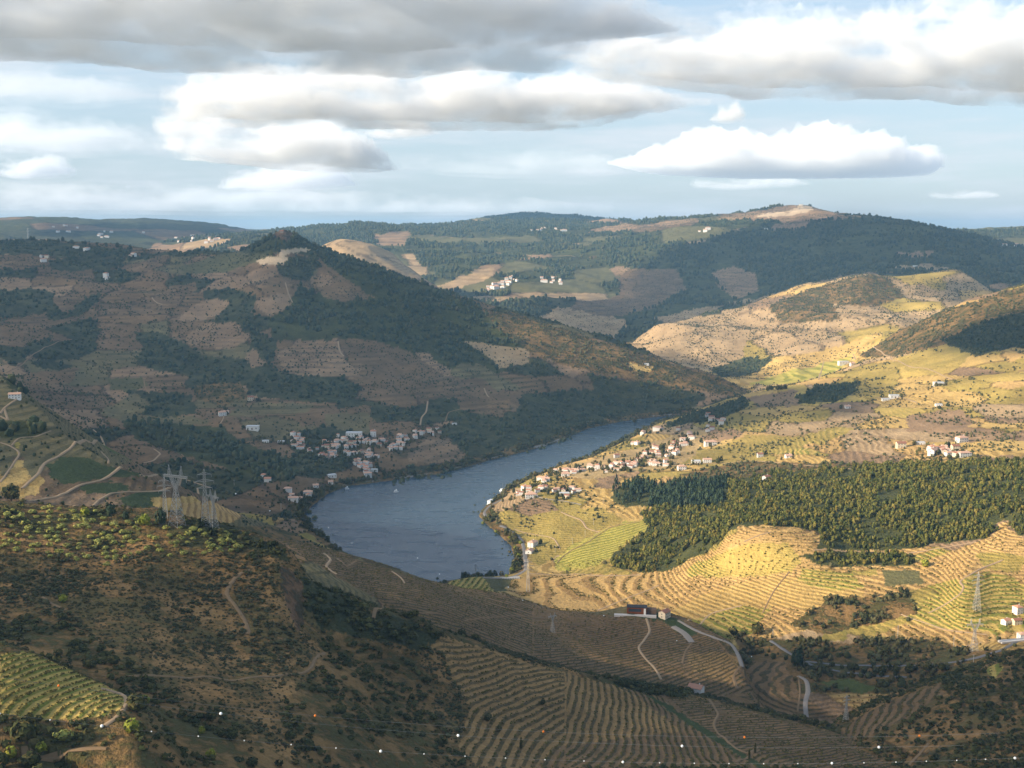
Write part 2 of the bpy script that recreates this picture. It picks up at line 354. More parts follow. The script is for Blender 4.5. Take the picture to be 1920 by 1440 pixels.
gul = (fbm(GX / 90 + GY / 300, GY / 170, 87, 3, .5, True) - .62) * np.interp(Rg, [0, 400, 1000, 1300], [0, 9, 7, 0])
Z = Z + micro + gul * np.clip((Z - 40) / 100, 0, 1) * (HID == 0)
Z = Z + small * np.interp(Rg, [0, 300, 1500, 4000, 20000], [0, 3.0, 3.5, 10, 16]) * np.clip((Z + 2) / 12, 0.15, 1)
SDR = sd_poly(GX, GY, RX, RY)
wob = 6 * (fbm(GX / 45, GY / 45, 91, 3) - .5)
sd = SDR + wob
Z = np.where(sd < 0, np.minimum(Z, -0.8 + sd * 0.12), np.minimum(np.maximum(Z, 0.8 + np.minimum(sd, 20) * 0.05), 1.2 + sd * 0.30 + (sd / 60) ** 2 * 3))
Z = np.maximum(Z, -12)

ELEV = (Z - CH) / RR[:, None]
RUN = np.maximum.accumulate(ELEV, axis=0)
VIS = ELEV >= RUN - 1e-9
VIS2 = ELEV >= RUN - 0.0035          # nearly visible
PU, PV = to_pix(GX, GY, Z)

def hit(u, v):
    """photo pixel -> point on the ground (first crossing along the ray)"""
    a, t = pix_dir(u, v)
    c = int(np.clip(np.searchsorted(AZ, float(a)), 1, NA - 1))
    w = (float(a) - AZ[c - 1]) / (AZ[c] - AZ[c - 1])
    col = Z[:, c - 1] * (1 - w) + Z[:, c] * w
    e = (col - CH) / RR
    i0 = np.argmax((e >= t) & (RR > 200))
    if not (e[i0] >= t):
        i0 = NR - 1
    i0 = max(i0, 1)
    f = (t - e[i0 - 1]) / (e[i0] - e[i0 - 1] + 1e-12)
    r = RR[i0 - 1] + (RR[i0] - RR[i0 - 1]) * min(max(f, 0), 1)
    z = max(CH + r * float(t), -0.0)
    return np.array([r * sin(float(a)), r * cos(float(a)), z])

def ground(x, y):
    """terrain height at world x, y (arrays ok)"""
    x = np.asarray(x, float); y = np.asarray(y, float)
    a = np.arctan2(x, y); l = np.log(np.maximum(np.hypot(x, y), 15))
    c = np.clip(np.searchsorted(AZ, a), 1, NA - 1); i = np.clip(np.searchsorted(LR, l), 1, NR - 1)
    fa = np.clip((a - AZ[c - 1]) / (AZ[c] - AZ[c - 1]), 0, 1)
    fr = np.clip((np.exp(l) - RR[i - 1]) / (RR[i] - RR[i - 1]), 0, 1)
    return (Z[i - 1, c - 1] * (1 - fa) + Z[i - 1, c] * fa) * (1 - fr) + (Z[i, c - 1] * (1 - fa) + Z[i, c] * fa) * fr

def new_mesh(name, verts, faces, mat=None, smooth=False):
    """verts (n,3), faces (m,k) int arrays -> mesh datablock"""
    me = bpy.data.meshes.new(name)
    verts = np.ascontiguousarray(verts, np.float32); faces = np.ascontiguousarray(faces, np.int32)
    nf, k = faces.shape
    me.vertices.add(len(verts)); me.vertices.foreach_set('co', verts.ravel())
    me.loops.add(nf * k); me.loops.foreach_set('vertex_index', faces.ravel())
    me.polygons.add(nf); me.polygons.foreach_set('loop_start', np.arange(nf, dtype=np.int32) * k)
    me.polygons.foreach_set('use_smooth', np.full(nf, smooth))
    me.update(calc_edges=True)
    if mat: me.materials.append(mat)
    return me

def link(name, me, parent=None, kind=None, label=None, cat=None, group=None, loc=None):
    o = bpy.data.objects.new(name, me)
    scene.collection.objects.link(o)
    if parent: o.parent = parent
    if kind: o['kind'] = kind
    if label: o['label'] = label
    if cat: o['category'] = cat
    if group: o['group'] = group
    if loc is not None: o.location = tuple(float(c) for c in loc)
    return o

# ------------------------------------------------------------------ land cover
# kind: (colour a, colour b, row strength, mottle strength)
COVER = {
    'scrub':   ((.230, .135, .050), (.060, .060, .020), 0.0, 0.9),
    'dry':     ((.310, .175, .065), (.110, .085, .030), 0.0, 0.9),
    'forest':  ((.080, .080, .026), (.034, .042, .014), 0.0, 0.6),
    'dark':    ((.085, .082, .034), (.034, .042, .020), 0.0, 0.8),
    'golden':  ((.56, .350, .125), (.27, .160, .058), 0.95, 0.25),
    'straw':   ((.56, .365, .120), (.30, .185, .055), 0.95, 0.3),
    'goldvine': ((.48, .33, .09), (.15, .165, .028), 0.95, 0.1),
    'vines':   ((.42, .34, .075), (.16, .17, .025), 0.9, 0.1),
    'yellow':  ((.40, .28, .075), (.22, .18, .042), 0.9, 0.4),
    'brown':   ((.225, .138, .068), (.098, .070, .036), 0.9, 0.45),
    'fawn':    ((.330, .205, .108), (.170, .115, .065), 0.9, 0.35),
    'purple':  ((.235, .140, .066), (.052, .050, .020), 0.9, 0.2),
    'olive':   ((.200, .155, .068), (.090, .082, .038), 0.9, 0.45),
    'green':   ((.150, .130, .052), (.085, .085, .034), 0.4, 0.4),
    'meadow':  ((.105, .118, .034), (.070, .080, .026), 0.2, 0.2),
    'meadowd': ((.055, .072, .024), (.042, .056, .020), 0.2, 0.2),
    'terrace': ((.33, .195, .075), (.085, .066, .028), .95, 0.1),
    'bare':    ((.60, .44, .27), (.48, .34, .20), 0.1, 0.3),
    'rock':    ((.20, .115, .060), (.065, .052, .028), 0.0, 1.0),
    'pink':    ((.43, .29, .150), (.27, .175, .085), 0.9, 0.3),
    'soil':    ((.46, .31, .14), (.28, .20, .08), 0.3, 0.5),
}
CK = list(COVER); CI = {k: i for i, k in enumerate(CK)}
# what the patchwork of unlisted ground is made of, and the size of a plot in metres
PATCH = {
    'near': (45, ['dry', 'dry', 'scrub', 'scrub', 'dry']),
    'spur': (40, ['scrub', 'dry']),
    'scrub': (60, ['scrub', 'scrub', 'dark', 'dry']),
    'vineridge': (70, ['purple', 'purple', 'olive', 'purple']),
    'farms': (70, ['golden', 'straw', 'yellow', 'straw', 'golden', 'pink', 'yellow', 'fawn', 'goldvine']),
    'leftfields': (80, ['olive', 'brown', 'olive', 'purple', 'fawn']),
    'mountain': (105, ['brown', 'dark', 'purple', 'brown', 'olive', 'fawn', 'brown', 'dark', 'purple', 'brown']),
    'goldhill': (170, ['pink', 'straw', 'pink', 'fawn', 'golden', 'yellow', 'pink']),
    'bigmountain': (300, ['fawn', 'dark', 'brown', 'forest', 'pink', 'green', 'forest']),
    'barehill': (200, ['pink', 'fawn', 'pink']),
    'farcentre': (280, ['forest', 'green', 'forest', 'dark', 'fawn', 'green', 'pink']),
    'farridge': (500, ['forest', 'dark']),
    'farleft': (500, ['dark', 'brown', 'dark', 'forest']),
    'farright': (400, ['green', 'forest', 'green']),
    'horizon': (700, ['green', 'forest', 'dark', 'brown']),
}
def worley(x, y, seed):
    ix = np.floor(x); iy = np.floor(y)
    best = np.full(x.shape, 9.0); second = np.full(x.shape, 9.0); cid = np.zeros(x.shape)
    for ax in (-1, 0, 1):
        for ay in (-1, 0, 1):
            cx = ix + ax; cy = iy + ay
            px = cx + hash2(cx, cy, seed); py = cy + hash2(cx, cy, seed + 5)
            d = (x - px) ** 2 + (y - py) ** 2
            nb = d < best
            second = np.where(nb, best, np.minimum(second, d))
            cid = np.where(nb, hash2(cx, cy, seed + 11), cid)
            best = np.minimum(best, d)
    return cid, np.sqrt(second) - np.sqrt(best)

COV = np.zeros((NR, NA), np.int8)
EDGE = np.zeros((NR, NA), np.float32)
PERIOD = np.full((NR, NA), 2.0)
wxp = GX + 30 * (fbm(GX / 70, GY / 70, 3, 3) - .5) + 10 * (fbm(GX / 15, GY / 15, 13, 2) - .5)
wyp = GY + 30 * (fbm(GX / 70, GY / 70, 8, 3) - .5) + 10 * (fbm(GX / 15, GY / 15, 18, 2) - .5)
for hi, name in enumerate(HN):
    m = HID == hi
    if not m.any():
        continue
    size, kinds = PATCH[name]
    cid, ed = worley((wxp[m] + .25 * Z[m]) / size, (wyp[m] * .45 + Z[m] * 1.6) / (size * 0.8), 100 + hi)
    ki = np.array([CI[k] for k in kinds])[np.minimum((cid * 7919 % 1.0 * len(kinds)).astype(int), len(kinds) - 1)]
    COV[m] = ki
    EDGE[m] = np.where(ed < 0.05, 1, 0)
COV[(HID < 0)] = CI['soil']
NATCOV = COV.copy()

# plots seen in the photograph, outlined in photo pixels: (cover, hills they lie on, outline)
P = [
 # ---- big left mountain
 ('dark', 'mountain', [(0,440),(60,445),(110,455),(250,468),(235,482),(140,486),(60,478),(0,476)]),
 ('dark', 'mountain', [(90,488),(150,484),(235,484),(230,500),(150,508),(100,505)]),
 ('dark', 'mountain', [(235,490),(300,480),(420,478),(445,470),(440,462),(380,466),(300,472),(240,480)]),
 ('green', 'mountain', [(330,505),(400,480),(450,470),(510,476),(480,495),(420,510),(350,515)]),
 ('forest', 'mountain', [(440,466),(470,455),(505,440),(530,430),(560,440),(600,465),(650,490),(620,498),(580,480),(545,473),(500,474),(460,474)]),
 ('dark', 'mountain', [(0,546),(60,540),(96,548),(104,578),(125,590),(160,560),(190,545),(185,570),(150,590),(110,600),(60,592),(0,600)]),
 ('dark', 'mountain', [(0,655),(67,643),(100,625),(90,645),(50,670),(20,695),(0,705)]),
 ('brown', 'mountain', [(0,600),(90,585),(95,610),(40,650),(0,655)]),
 ('dark', 'mountain', [(380,545),(430,540),(480,555),(470,600),(440,640),(400,605),(410,580),(385,565)]),
 ('dark', 'mountain', [(520,490),(560,478),(590,490),(585,520),(570,530),(530,520),(515,505)]),
 ('fawn', 'mountain', [(360,572),(400,560),(430,566),(410,590),(380,600),(335,602)]),
 ('brown', 'mountain', [(300,540),(370,530),(360,550),(320,560)]),
 ('dark', 'mountain', [(253,623),(300,622),(343,643),(383,667),(447,673),(500,680),(520,697),(547,702),(640,702),(660,730),(640,757),(567,752),(467,742),(463,717),(383,712),(283,692),(253,680),(268,650)]),
 ('dark', 'mountain', [(370,600),(420,600),(480,625),(520,640),(515,680),(470,668),(472,635),(440,606)]),
 ('forest', 'mountain', [(560,450),(640,470),(720,497),(827,547),(893,567),(907,587),(943,620),(975,640),(993,673),(960,690),(933,700),(865,682),(837,700),(773,663),(727,645),(680,635),(637,635),(600,640),(560,636),(510,640),(500,600),(540,575),(560,537),(620,560),(710,563),(670,538),(620,507),(590,485),(560,470)]),
 ('brown', 'mountain', [(585,470),(600,485),(625,508),(670,535),(705,560),(640,565),(600,548),(560,530),(590,520),(600,500)]),
 ('fawn', 'mountain', [(584,515),(620,516),(622,526),(600,540),(582,530)]),
 ('fawn', 'mountain', [(343,640),(360,622),(385,607),(435,604),(472,630),(455,645),(430,653),(362,652)]),
 ('fawn', 'mountain', [(480,562),(520,552),(547,553),(550,572),(500,592),(484,578)]),
 ('fawn', 'mountain', [(523,662),(560,640),(600,640),(640,672),(678,690),(680,708),(540,702),(520,690)]),
 ('fawn', 'mountain', [(460,665),(480,655),(505,685),(470,690)]),
 ('brown', 'mountain', [(637,637),(680,637),(727,650),(790,668),(840,700),(870,712),(960,738),(905,752),(800,740),(770,750),(740,765),(700,750),(700,720),(660,680)]),
 ('fawn', 'mountain', [(775,660),(800,662),(845,695),(842,706),(815,695)]),
 ('olive', 'mountain', [(863,683),(900,683),(940,705),(978,730),(925,734),(915,715),(880,700)]),
 ('brown', 'mountain', [(860,738),(900,735),(960,742),(930,762),(865,764)]),
 ('brown', 'mountain', [(545,765),(640,765),(695,760),(700,800),(560,800)]),
 ('olive', 'mountain', [(610,775),(695,775),(695,815),(610,800)]),
 ('olive', 'mountain', [(430,770),(480,755),(590,756),(570,775),(430,782)]),
 ('fawn', 'mountain', [(763,855),(800,825),(835,822),(872,850),(868,866),(770,868)]),
 ('dark', 'mountain', [(800,750),(850,745),(870,770),(980,790),(1040,800),(1000,830),(930,850),(880,862),(850,830),(820,810),(850,790)]),
 ('dark', 'mountain', [(980,740),(1100,730),(1200,745),(1260,760),(1180,785),(1060,805),(1000,830),(960,800)]),
 ('scrub', 'mountain', [(905,588),(960,585),(1060,620),(1180,655),(1300,695),(1380,722),(1395,745),(1300,730),(1240,722),(1150,705),(1080,690),(1010,668),(950,630)]),
 ('dark', 'mountain', [(1100,700),(1200,720),(1290,730),(1330,745),(1260,778),(1200,770),(1120,745)]),
 ('pink', 'mountain', [(870,640),(990,655),(995,680),(940,690)]),
 ('straw', 'mountain', [(1180,682),(1225,686),(1220,698),(1185,695)]),
 ('bare', 'mountain', [(480,492),(500,483),(520,480),(522,470),(560,464),(585,470),(545,474),(530,482),(545,486),(528,495),(495,497)]),
 ('rock', 'mountain', [(508,440),(530,430),(548,438),(545,452),(520,452)]),
 ('green', 'mountain', [(205,710),(270,706),(280,725),(240,735),(205,730)]),
 ('scrub', 'mountain', [(360,725),(450,715),(470,745),(420,760),(370,750)]),
 ('dark', 'mountain', [(240,730),(360,740),(370,775),(300,785),(240,770)]),
 ('olive', 'mountain', [(185,775),(250,735),(285,760),(260,780),(360,782),(400,790),(330,800),(240,795)]),
 ('forest', 'mountain', [(225,788),(300,793),(420,800),(450,830),(520,850),(560,880),(540,905),(480,900),(400,870),(330,850),(250,820)]),
 ('purple', 'mountain', [(40,700),(150,690),(130,720),(60,722)]),
 ('dark', 'mountain', [(60,680),(95,672),(140,690),(120,694),(65,690)]),
 # ---- left middle fields
 ('brown', 'leftfields', [(0,700),(215,797),(400,893),(600,1015),(560,1050),(0,1000)]),
 ('olive', 'leftfields', [(0,700),(215,797),(300,850),(200,880),(0,850)]),
 ('forest', 'leftfields', [(0,786),(40,790),(92,803),(65,818),(35,824),(0,810)]),
 ('forest', 'leftfields', [(20,712),(60,728),(120,758),(215,795),(212,803),(115,768),(55,742),(15,722)]),
 ('meadow', 'leftfields', [(185,835),(230,827),(270,838),(291,855),(268,868),(235,856),(215,848)]),
 ('meadowd', 'leftfields', [(90,872),(110,855),(165,858),(190,872),(245,884),(270,889),(200,897),(125,907),(95,895)]),
 ('meadowd', 'leftfields', [(150,912),(200,902),(240,910),(235,920),(195,932),(160,925)]),
 ('meadowd', 'leftfields', [(208,938),(260,922),(305,920),(306,945),(262,955),(230,948)]),
 ('straw', 'leftfields', [(0,850),(50,870),(85,900),(70,925),(0,950)]),
 ('olive', 'leftfields', [(50,840),(150,830),(90,870),(60,900),(40,870)]),
 ('yellow', 'leftfields', [(0,820),(35,830),(30,860),(0,870)]),
 ('straw', 'leftfields', [(280,935),(370,930),(380,950),(300,960)]),
 ('golden', 'leftfields', [(340,945),(400,940),(460,960),(440,985),(340,985)]),
 ('fawn', 'leftfields', [(50,930),(200,925),(250,960),(150,980),(50,970)]),
 ('olive', 'leftfields', [(400,990),(470,965),(560,1000),(620,1040),(560,1050)]),
 ('scrub', 'leftfields', [(430,985),(560,990),(610,1030),(560,1045),(470,1020)]),
 ('fawn', 'leftfields', [(500,935),(530,930),(580,975),(560,990),(520,970)]),
 # ---- near left slope
 ('dry', 'near', [(0,940),(330,980),(520,1040),(560,1120),(700,1240),(870,1440),(0,1440)]),
 ('scrub', 'near', [(0,1140),(120,1160),(170,1200),(330,1300),(420,1340),(560,1440),(0,1440)]),
 ('scrub', 'near', [(0,944),(230,960),(430,995),(520,1035),(470,1050),(300,1010),(0,1010)]),
 ('dark', 'near', [(345,972),(430,985),(530,1030),(545,1052),(500,1042),(440,1015),(370,998)]),
 ('rock', 'near', [(525,1060),(550,1072),(566,1100),(572,1150),(560,1190),(548,1150),(530,1110)]),
 ('dark', 'near', [(560,1080),(640,1110),(700,1150),(760,1160),(830,1190),(840,1215),(790,1220),(700,1200),(600,1180),(575,1140)]),
 ('scrub', 'near', [(600,1180),(800,1240),(850,1300),(880,1440),(560,1440),(520,1330),(600,1250)]),
 ('terrace', 'near', [(830,1190),(900,1214),(1000,1246),(1100,1272),(1210,1300),(1290,1350),(1340,1400),(1390,1440),(900,1440),(860,1400),(870,1330),(830,1260),(800,1225)]),
 ('dry', 'near', [(800,1200),(830,1230),(850,1280),(880,1330),(860,1400),(820,1360),(790,1250)]),
 ('dark', 'near', [(1160,1262),(1300,1303),(1230,1312),(1150,1285)]),
 ('purple', 'near', [(1180,1296),(1240,1303),(1350,1318),(1450,1345),(1550,1368),(1640,1398),(1720,1415),(1720,1440),(1360,1440),(1290,1380)]),
 ('purple', 'near', [(1050,1400),(1200,1380),(1290,1370),(1380,1440),(1000,1440)]),
 ('meadowd', 'near', [(1205,1298),(1235,1310),(1320,1365),(1440,1440),(1425,1440),(1300,1365)]),
 ('goldvine', 'spur', [(0,1212),(60,1226),(140,1258),(235,1303),(238,1325),(200,1345),(0,1352)]),
 ('scrub', 'spur', [(0,1352),(200,1348),(360,1380),(360,1440),(0,1440)]),
 # ---- lower right scrub hill
 ('purple', 'scrub', [(1560,1385),(1600,1350),(1660,1318),(1760,1283),(1770,1300),(1700,1345),(1620,1385)]),
 ('goldvine', 'scrub', [(1850,1252),(1925,1228),(1925,1255),(1860,1275)]),
 # ---- vine ridge
 ('purple', 'vineridge', [(500,1000),(810,1090),(1110,1150),(1290,1166),(1400,1240),(1420,1330),(1560,1380),(830,1200)]),
 ('meadowd', 'vineridge', [(1180,1140),(1260,1155),(1310,1190),(1290,1195),(1240,1165),(1180,1152)]),
 ('terrace', 'vineridge', [(1290,1225),(1380,1222),(1392,1250),(1370,1280),(1300,1260)]),
 # ---- right bank farms
 ('yellow', 'farms', [(940,1010),(970,975),(1010,962),(1060,953),(1130,953),(1172,975),(1120,998),(1080,1022),(1040,1045),(1010,1062),(985,1040)]),
 ('goldvine', 'farms', [(800,1096),(870,1078),(905,1080),(935,1118),(860,1110)]),
 ('green', 'farms', [(905,1082),(990,1082),(975,1100),(930,1110)]),
 ('vines', 'farms', [(1040,1052),(1060,1030),(1120,1000),(1170,978),(1205,976),(1235,985),(1190,1005),(1150,1042),(1100,1066),(1045,1070)]),
 ('golden', 'farms', [(955,1088),(1000,1076),(1180,1078),(1290,1052),(1340,1030),(1388,988),(1440,985),(1500,990),(1536,1003),(1500,1040),(1560,1075),(1650,1080),(1650,1150),(1550,1170),(1440,1200),(1290,1200),(1050,1160),(940,1125)]),
 ('straw', 'farms', [(1330,1110),(1450,1080),(1560,1090),(1620,1110),(1600,1150),(1420,1135),(1290,1160),(1240,1150)]),
 ('goldvine', 'farms', [(1290,1060),(1400,1020),(1480,1018),(1500,1050),(1480,1072),(1400,1082),(1290,1080)]),
 ('goldvine', 'farms', [(1290,1165),(1390,1135),(1445,1140),(1420,1175),(1400,1200),(1330,1195)]),
 ('goldvine', 'farms', [(1500,1065),(1600,1075),(1620,1100),(1560,1110),(1500,1090)]),
 ('golden', 'farms', [(1640,1065),(1740,1050),(1850,1010),(1890,968),(1925,962),(1925,1090),(1850,1070),(1780,1090),(1650,1120)]),
 ('green', 'farms', [(1650,1070),(1720,1070),(1730,1095),(1660,1100)]),
 ('yellow', 'farms', [(1830,1040),(1925,1030),(1925,1075),(1850,1065)]),
 ('goldvine', 'farms', [(1700,1160),(1740,1120),(1800,1085),(1860,1090),(1900,1130),(1860,1170),(1780,1185)]),
 ('golden', 'farms', [(1690,1170),(1850,1185),(1880,1200),(1800,1215),(1640,1190)]),
 ('yellow', 'farms', [(1530,1200),(1560,1178),(1600,1180),(1590,1198),(1545,1206)]),
 ('scrub', 'farms', [(1480,1170),(1560,1120),(1640,1120),(1700,1110),(1720,1150),(1600,1180),(1540,1190)]),
 ('scrub', 'farms', [(1380,1190),(1480,1200),(1560,1205),(1700,1210),(1820,1220),(1900,1215),(1925,1260),(1700,1300),(1400,1300)]),
 ('scrub', 'farms', [(1600,1200),(1760,1200),(1820,1218),(1700,1235),(1600,1225)]),
 ('purple', 'farms', [(1400,1240),(1470,1240),(1500,1300),(1580,1350),(1440,1350),(1400,1300)]),
 ('meadow', 'farms', [(1535,1278),(1590,1272),(1655,1290),(1620,1300),(1570,1292)]),
 ('forest', 'farms', [(1200,962),(1240,950),(1300,925),(1335,905),(1400,890),(1480,885),(1560,878),(1700,870),(1800,868),(1925,860),(1925,962),(1885,966),(1850,1010),(1830,1014),(1750,1020),(1700,1030),(1600,1033),(1530,1028),(1545,1003),(1500,990),(1440,984),(1386,986),(1366,996),(1335,1030),(1290,1050),(1260,1070),(1200,1074),(1150,1062),(1145,1040),(1190,1015),(1215,985)]),
 ('forest', 'farms', [(1495,1042),(1540,1034),(1700,1038),(1718,1060),(1600,1062),(1540,1062)]),
 ('forest', 'farms', [(1145,915),(1200,905),(1240,915),(1320,905),(1350,922),(1290,935),(1240,948),(1170,952),(1148,940)]),
 ('scrub', 'farms', [(1270,890),(1400,864),(1560,870),(1640,868),(1480,884),(1330,905)]),
 ('golden', 'farms', [(1210,905),(1260,893),(1318,903),(1240,918)]),
 ('fawn', 'farms', [(1120,895),(1165,888),(1160,920),(1110,915)]),
 ('straw', 'farms', [(1020,905),(1120,895),(1110,915),(1030,925)]),
 ('soil', 'farms', [(1040,880),(1200,840),(1300,800),(1330,815),(1290,870),(1100,900)]),
 ('yellow', 'farms', [(1265,872),(1320,850),(1400,815),(1530,820),(1500,840),(1420,857)]),
 ('fawn', 'farms', [(1310,820),(1360,805),(1400,808),(1380,820),(1330,835)]),
 ('yellow', 'farms', [(1490,825),(1560,798),(1600,805),(1540,835)]),
 ('straw', 'farms', [(1730,830),(1925,825),(1925,855),(1820,855)]),
 ('fawn', 'farms', [(1700,780),(1800,765),(1830,790),(1780,815),(1700,810)]),
 ('yellow', 'farms', [(1680,670),(1780,645),(1830,650),(1800,690),(1700,695)]),
 ('scrub', 'farms', [(1600,668),(1700,612),(1780,580),(1925,535),(1925,650),(1840,660),(1780,645),(1680,668),(1620,670)]),
 ('dark', 'farms', [(1760,640),(1850,600),(1925,580),(1925,645),(1830,668)]),
 ('dark', 'farms', [(1490,745),(1530,725),(1610,715),(1600,740),(1560,755),(1500,758)]),
 ('fawn', 'farms', [(1400,745),(1490,730),(1500,760),(1420,765)]),
 ('dark', 'farms', [(1240,800),(1330,765),(1400,745),(1400,765),(1330,790),(1260,800)]),
 # ---- middle distance on the right
 ('pink', 'goldhill', [(1150,640),(1260,590),(1330,585),(1400,640),(1380,700),(1250,690),(1160,660)]),
 ('scrub', 'goldhill', [(1440,575),(1500,548),(1620,513),(1660,518),(1700,555),(1640,575),(1560,570),(1580,600),(1470,605)]),
 ('dark', 'goldhill', [(1300,582),(1360,570),(1350,590),(1310,592)]),
 ('yellow', 'goldhill', [(1680,522),(1740,516),(1780,530),(1770,545)]),
 ('vines', 'goldhill', [(1400,722),(1500,690),(1590,660),(1600,668),(1560,700),(1480,722)]),
 ('straw', 'goldhill', [(1420,700),(1500,670),(1600,640),(1660,620),(1600,665),(1520,690)]),
 ('dark', 'goldhill', [(1330,690),(1400,670),(1450,675),(1420,700),(1350,708)]),
 # ---- big mountain
 ('forest', 'bigmountain', [(1290,460),(1392,429),(1450,412),(1519,418),(1585,403),(1720,416),(1925,466),(1925,540),(1758,512),(1604,512),(1411,560),(1296,580),(1180,607),(1160,600),(1230,560),(1180,500)]),
 ('brown', 'bigmountain', [(1180,505),(1268,503),(1290,545),(1240,570),(1180,590),(1080,600),(1060,580),(1120,540)]),
 ('fawn', 'bigmountain', [(1334,510),(1380,500),(1419,514),(1426,545),(1380,560),(1350,540)]),
 ('fawn', 'bigmountain', [(1460,418),(1520,418),(1510,430),(1440,432)]),
 ('fawn', 'bigmountain', [(1681,474),(1750,470),(1752,480),(1690,482)]),
 ('pink', 'bigmountain', [(1660,500),(1740,495),(1800,505),(1760,510)]),
 ('fawn', 'bigmountain', [(1340,410),(1420,396),(1500,383),(1560,396),(1600,410),(1520,415),(1420,415)]),
 ('bare', 'bigmountain', [(1410,408),(1440,400),(1480,396),(1500,384),(1530,392),(1490,402),(1450,408)]),
 ('forest', 'bigmountain', [(1060,500),(1100,485),(1180,470),(1280,450),(1290,465),(1180,500),(1100,505)]),
 ('forest', 'bigmountain', [(1090,545),(1120,532),(1160,535),(1165,553),(1110,557)]),
 ('forest', 'bigmountain', [(830,540),(880,525),(930,528),(900,545),(850,556)]),
 ('pink', 'bigmountain', [(1000,600),(1050,575),(1120,590),(1180,600),(1150,635),(1080,625)]),
 ('pink', 'bigmountain', [(900,545),(960,530),(1060,500),(1100,510),(1060,540),(960,560)]),
 # ---- centre far
 ('forest', 'farcentre', [(560,430),(700,420),(850,418),(960,412),(1100,416),(1190,420),(1100,440),(900,445),(700,440),(580,450)]),
 ('forest', 'farcentre', [(780,470),(860,450),(900,460),(980,465),(1000,480),(900,500),(860,530),(820,520),(780,490)]),
 ('forest', 'farcentre', [(900,455),(1080,455),(1100,475),(950,478)]),
 ('pink', 'farcentre', [(820,535),(900,505),(930,500),(920,520),(850,545)]),
 ('fawn', 'farcentre', [(700,440),(770,432),(760,460),(710,460)]),
]
ea = np.broadcast_to(AZ[None, :] / .006, GX.shape); el_ = np.broadcast_to(LR[:, None] / .012, GX.shape)
U = PU + 20.0 * (fbm(ea, el_, 201, 5, .6) - .5)
V = PV + 10.0 * (fbm(ea + 50, el_, 202, 5, .6) - .5)
def in_poly(u, v, pts):
    inside = np.zeros(u.shape, bool); n = len(pts); j = n - 1
    for i in range(n):
        (xi, yi), (xj, yj) = pts[i], pts[j]
        c = ((yi > v) != (yj > v)) & (u < (xj - xi) * (v - yi) / (yj - yi + 1e-9) + xi)
        inside ^= c; j = i
    return inside
for kind, hill, pts in P:
    hi = HN.index(hill)
    us = [p[0] for p in pts]; vs = [p[1] for p in pts]
    m = VIS2 & (HID == hi) & (U > min(us)) & (U < max(us)) & (V > min(vs)) & (V < max(vs))
    ii = np.nonzero(m)
    s_ = in_poly(U[ii], V[ii], pts)
    COV[ii[0][s_], ii[1][s_]] = CI[kind]
    EDGE[ii[0][s_], ii[1][s_]] = 0
# hidden ground takes the cover of the visible ground next to it on its own hill, else the patchwork
# beyond both edges of the photograph the land goes on in the same way
AE = radians(23.2)
MIR = np.arange(NA)
for c_ in range(NA):
    if abs(AZ[c_]) > AE:
        MIR[c_] = int(np.clip(np.searchsorted(AZ, math.copysign(max(2 * AE - abs(AZ[c_]), radians(-5)), AZ[c_])), 0, NA - 1))
same_ = HID[:, MIR] == HID
COV = np.where(same_, COV[:, MIR], COV)
SHORE = (SDR > 0) & (SDR < 14 + 10 * fbm(GX / 30, GY / 30, 66, 2)) & (Z < 12)
COV[SHORE] = CI['scrub']

# vine rows: they follow the contour, with a plot's own spacing
ROWP = {'near': 3.6, 'spur': 1.1, 'scrub': 3.2, 'vineridge': 2.3, 'farms': 1.75, 'leftfields': 3.2, 'mountain': 7.5, 'goldhill': 7.5, 'bigmountain': 12, 'barehill': 9}
PER = np.full((NR, NA), 12.0)
for hi, name in enumerate(HN):
    PER = np.where(HID == hi, ROWP.get(name, 14.0), PER)
PHASE = Z / PER
# gently sloping plots: rows laid out across the slope instead, between two pixels of one row, with a spacing in metres
ROWDIR = [
    ('near', (820, 1340), (1080, 1240), 6.4, 0.0016, [(800,1190),(900,1214),(1000,1246),(1060,1260),(1060,1440),(880,1440),(800,1300)]),
    ('near', (1060, 1400), (1290, 1290), 5.6, -0.0012, [(1060,1250),(1230,1300),(1300,1350),(1400,1440),(1060,1440)]),
    ('near', (1350, 1420), (1500, 1350), 5.2, 0.0026, [(1230,1290),(1350,1316),(1450,1343),(1550,1366),(1640,1396),(1760,1418),(1760,1440),(1400,1440),(1300,1350)]),
    ('spur', (0, 1320), (220, 1290), 4.2, 0.0030, [(0,1200),(300,1300),(300,1400),(0,1400)]),
    ('vineridge', (1170, 1290), (1150, 1180), 9.0, 0.0040, [(1000,1140),(1300,1140),(1420,1300),(1300,1310),(1000,1260)]),
    ('vineridge', (760, 1150), (960, 1220), 8.5, 0.0030, [(500,1000),(1000,1130),(1000,1260),(830,1200)]),
    ('farms', (1045, 1065), (1160, 1030), 8.0, 0.0, [(1035,1055),(1060,1025),(1120,998),(1170,976),(1205,975),(1240,985),(1190,1005),(1150,1044),(1100,1068)]),
    ('farms', (980, 1000), (1150, 985), 9.0, 0.0, [(930,1010),(970,970),(1060,950),(1135,950),(1176,975),(1120,1000),(1040,1050),(1000,1065)]),
    ('farms', (820, 1096), (920, 1100), 7.0, 0.0, [(800,1096),(870,1075),(905,1078),(940,1120),(860,1112)]),
]
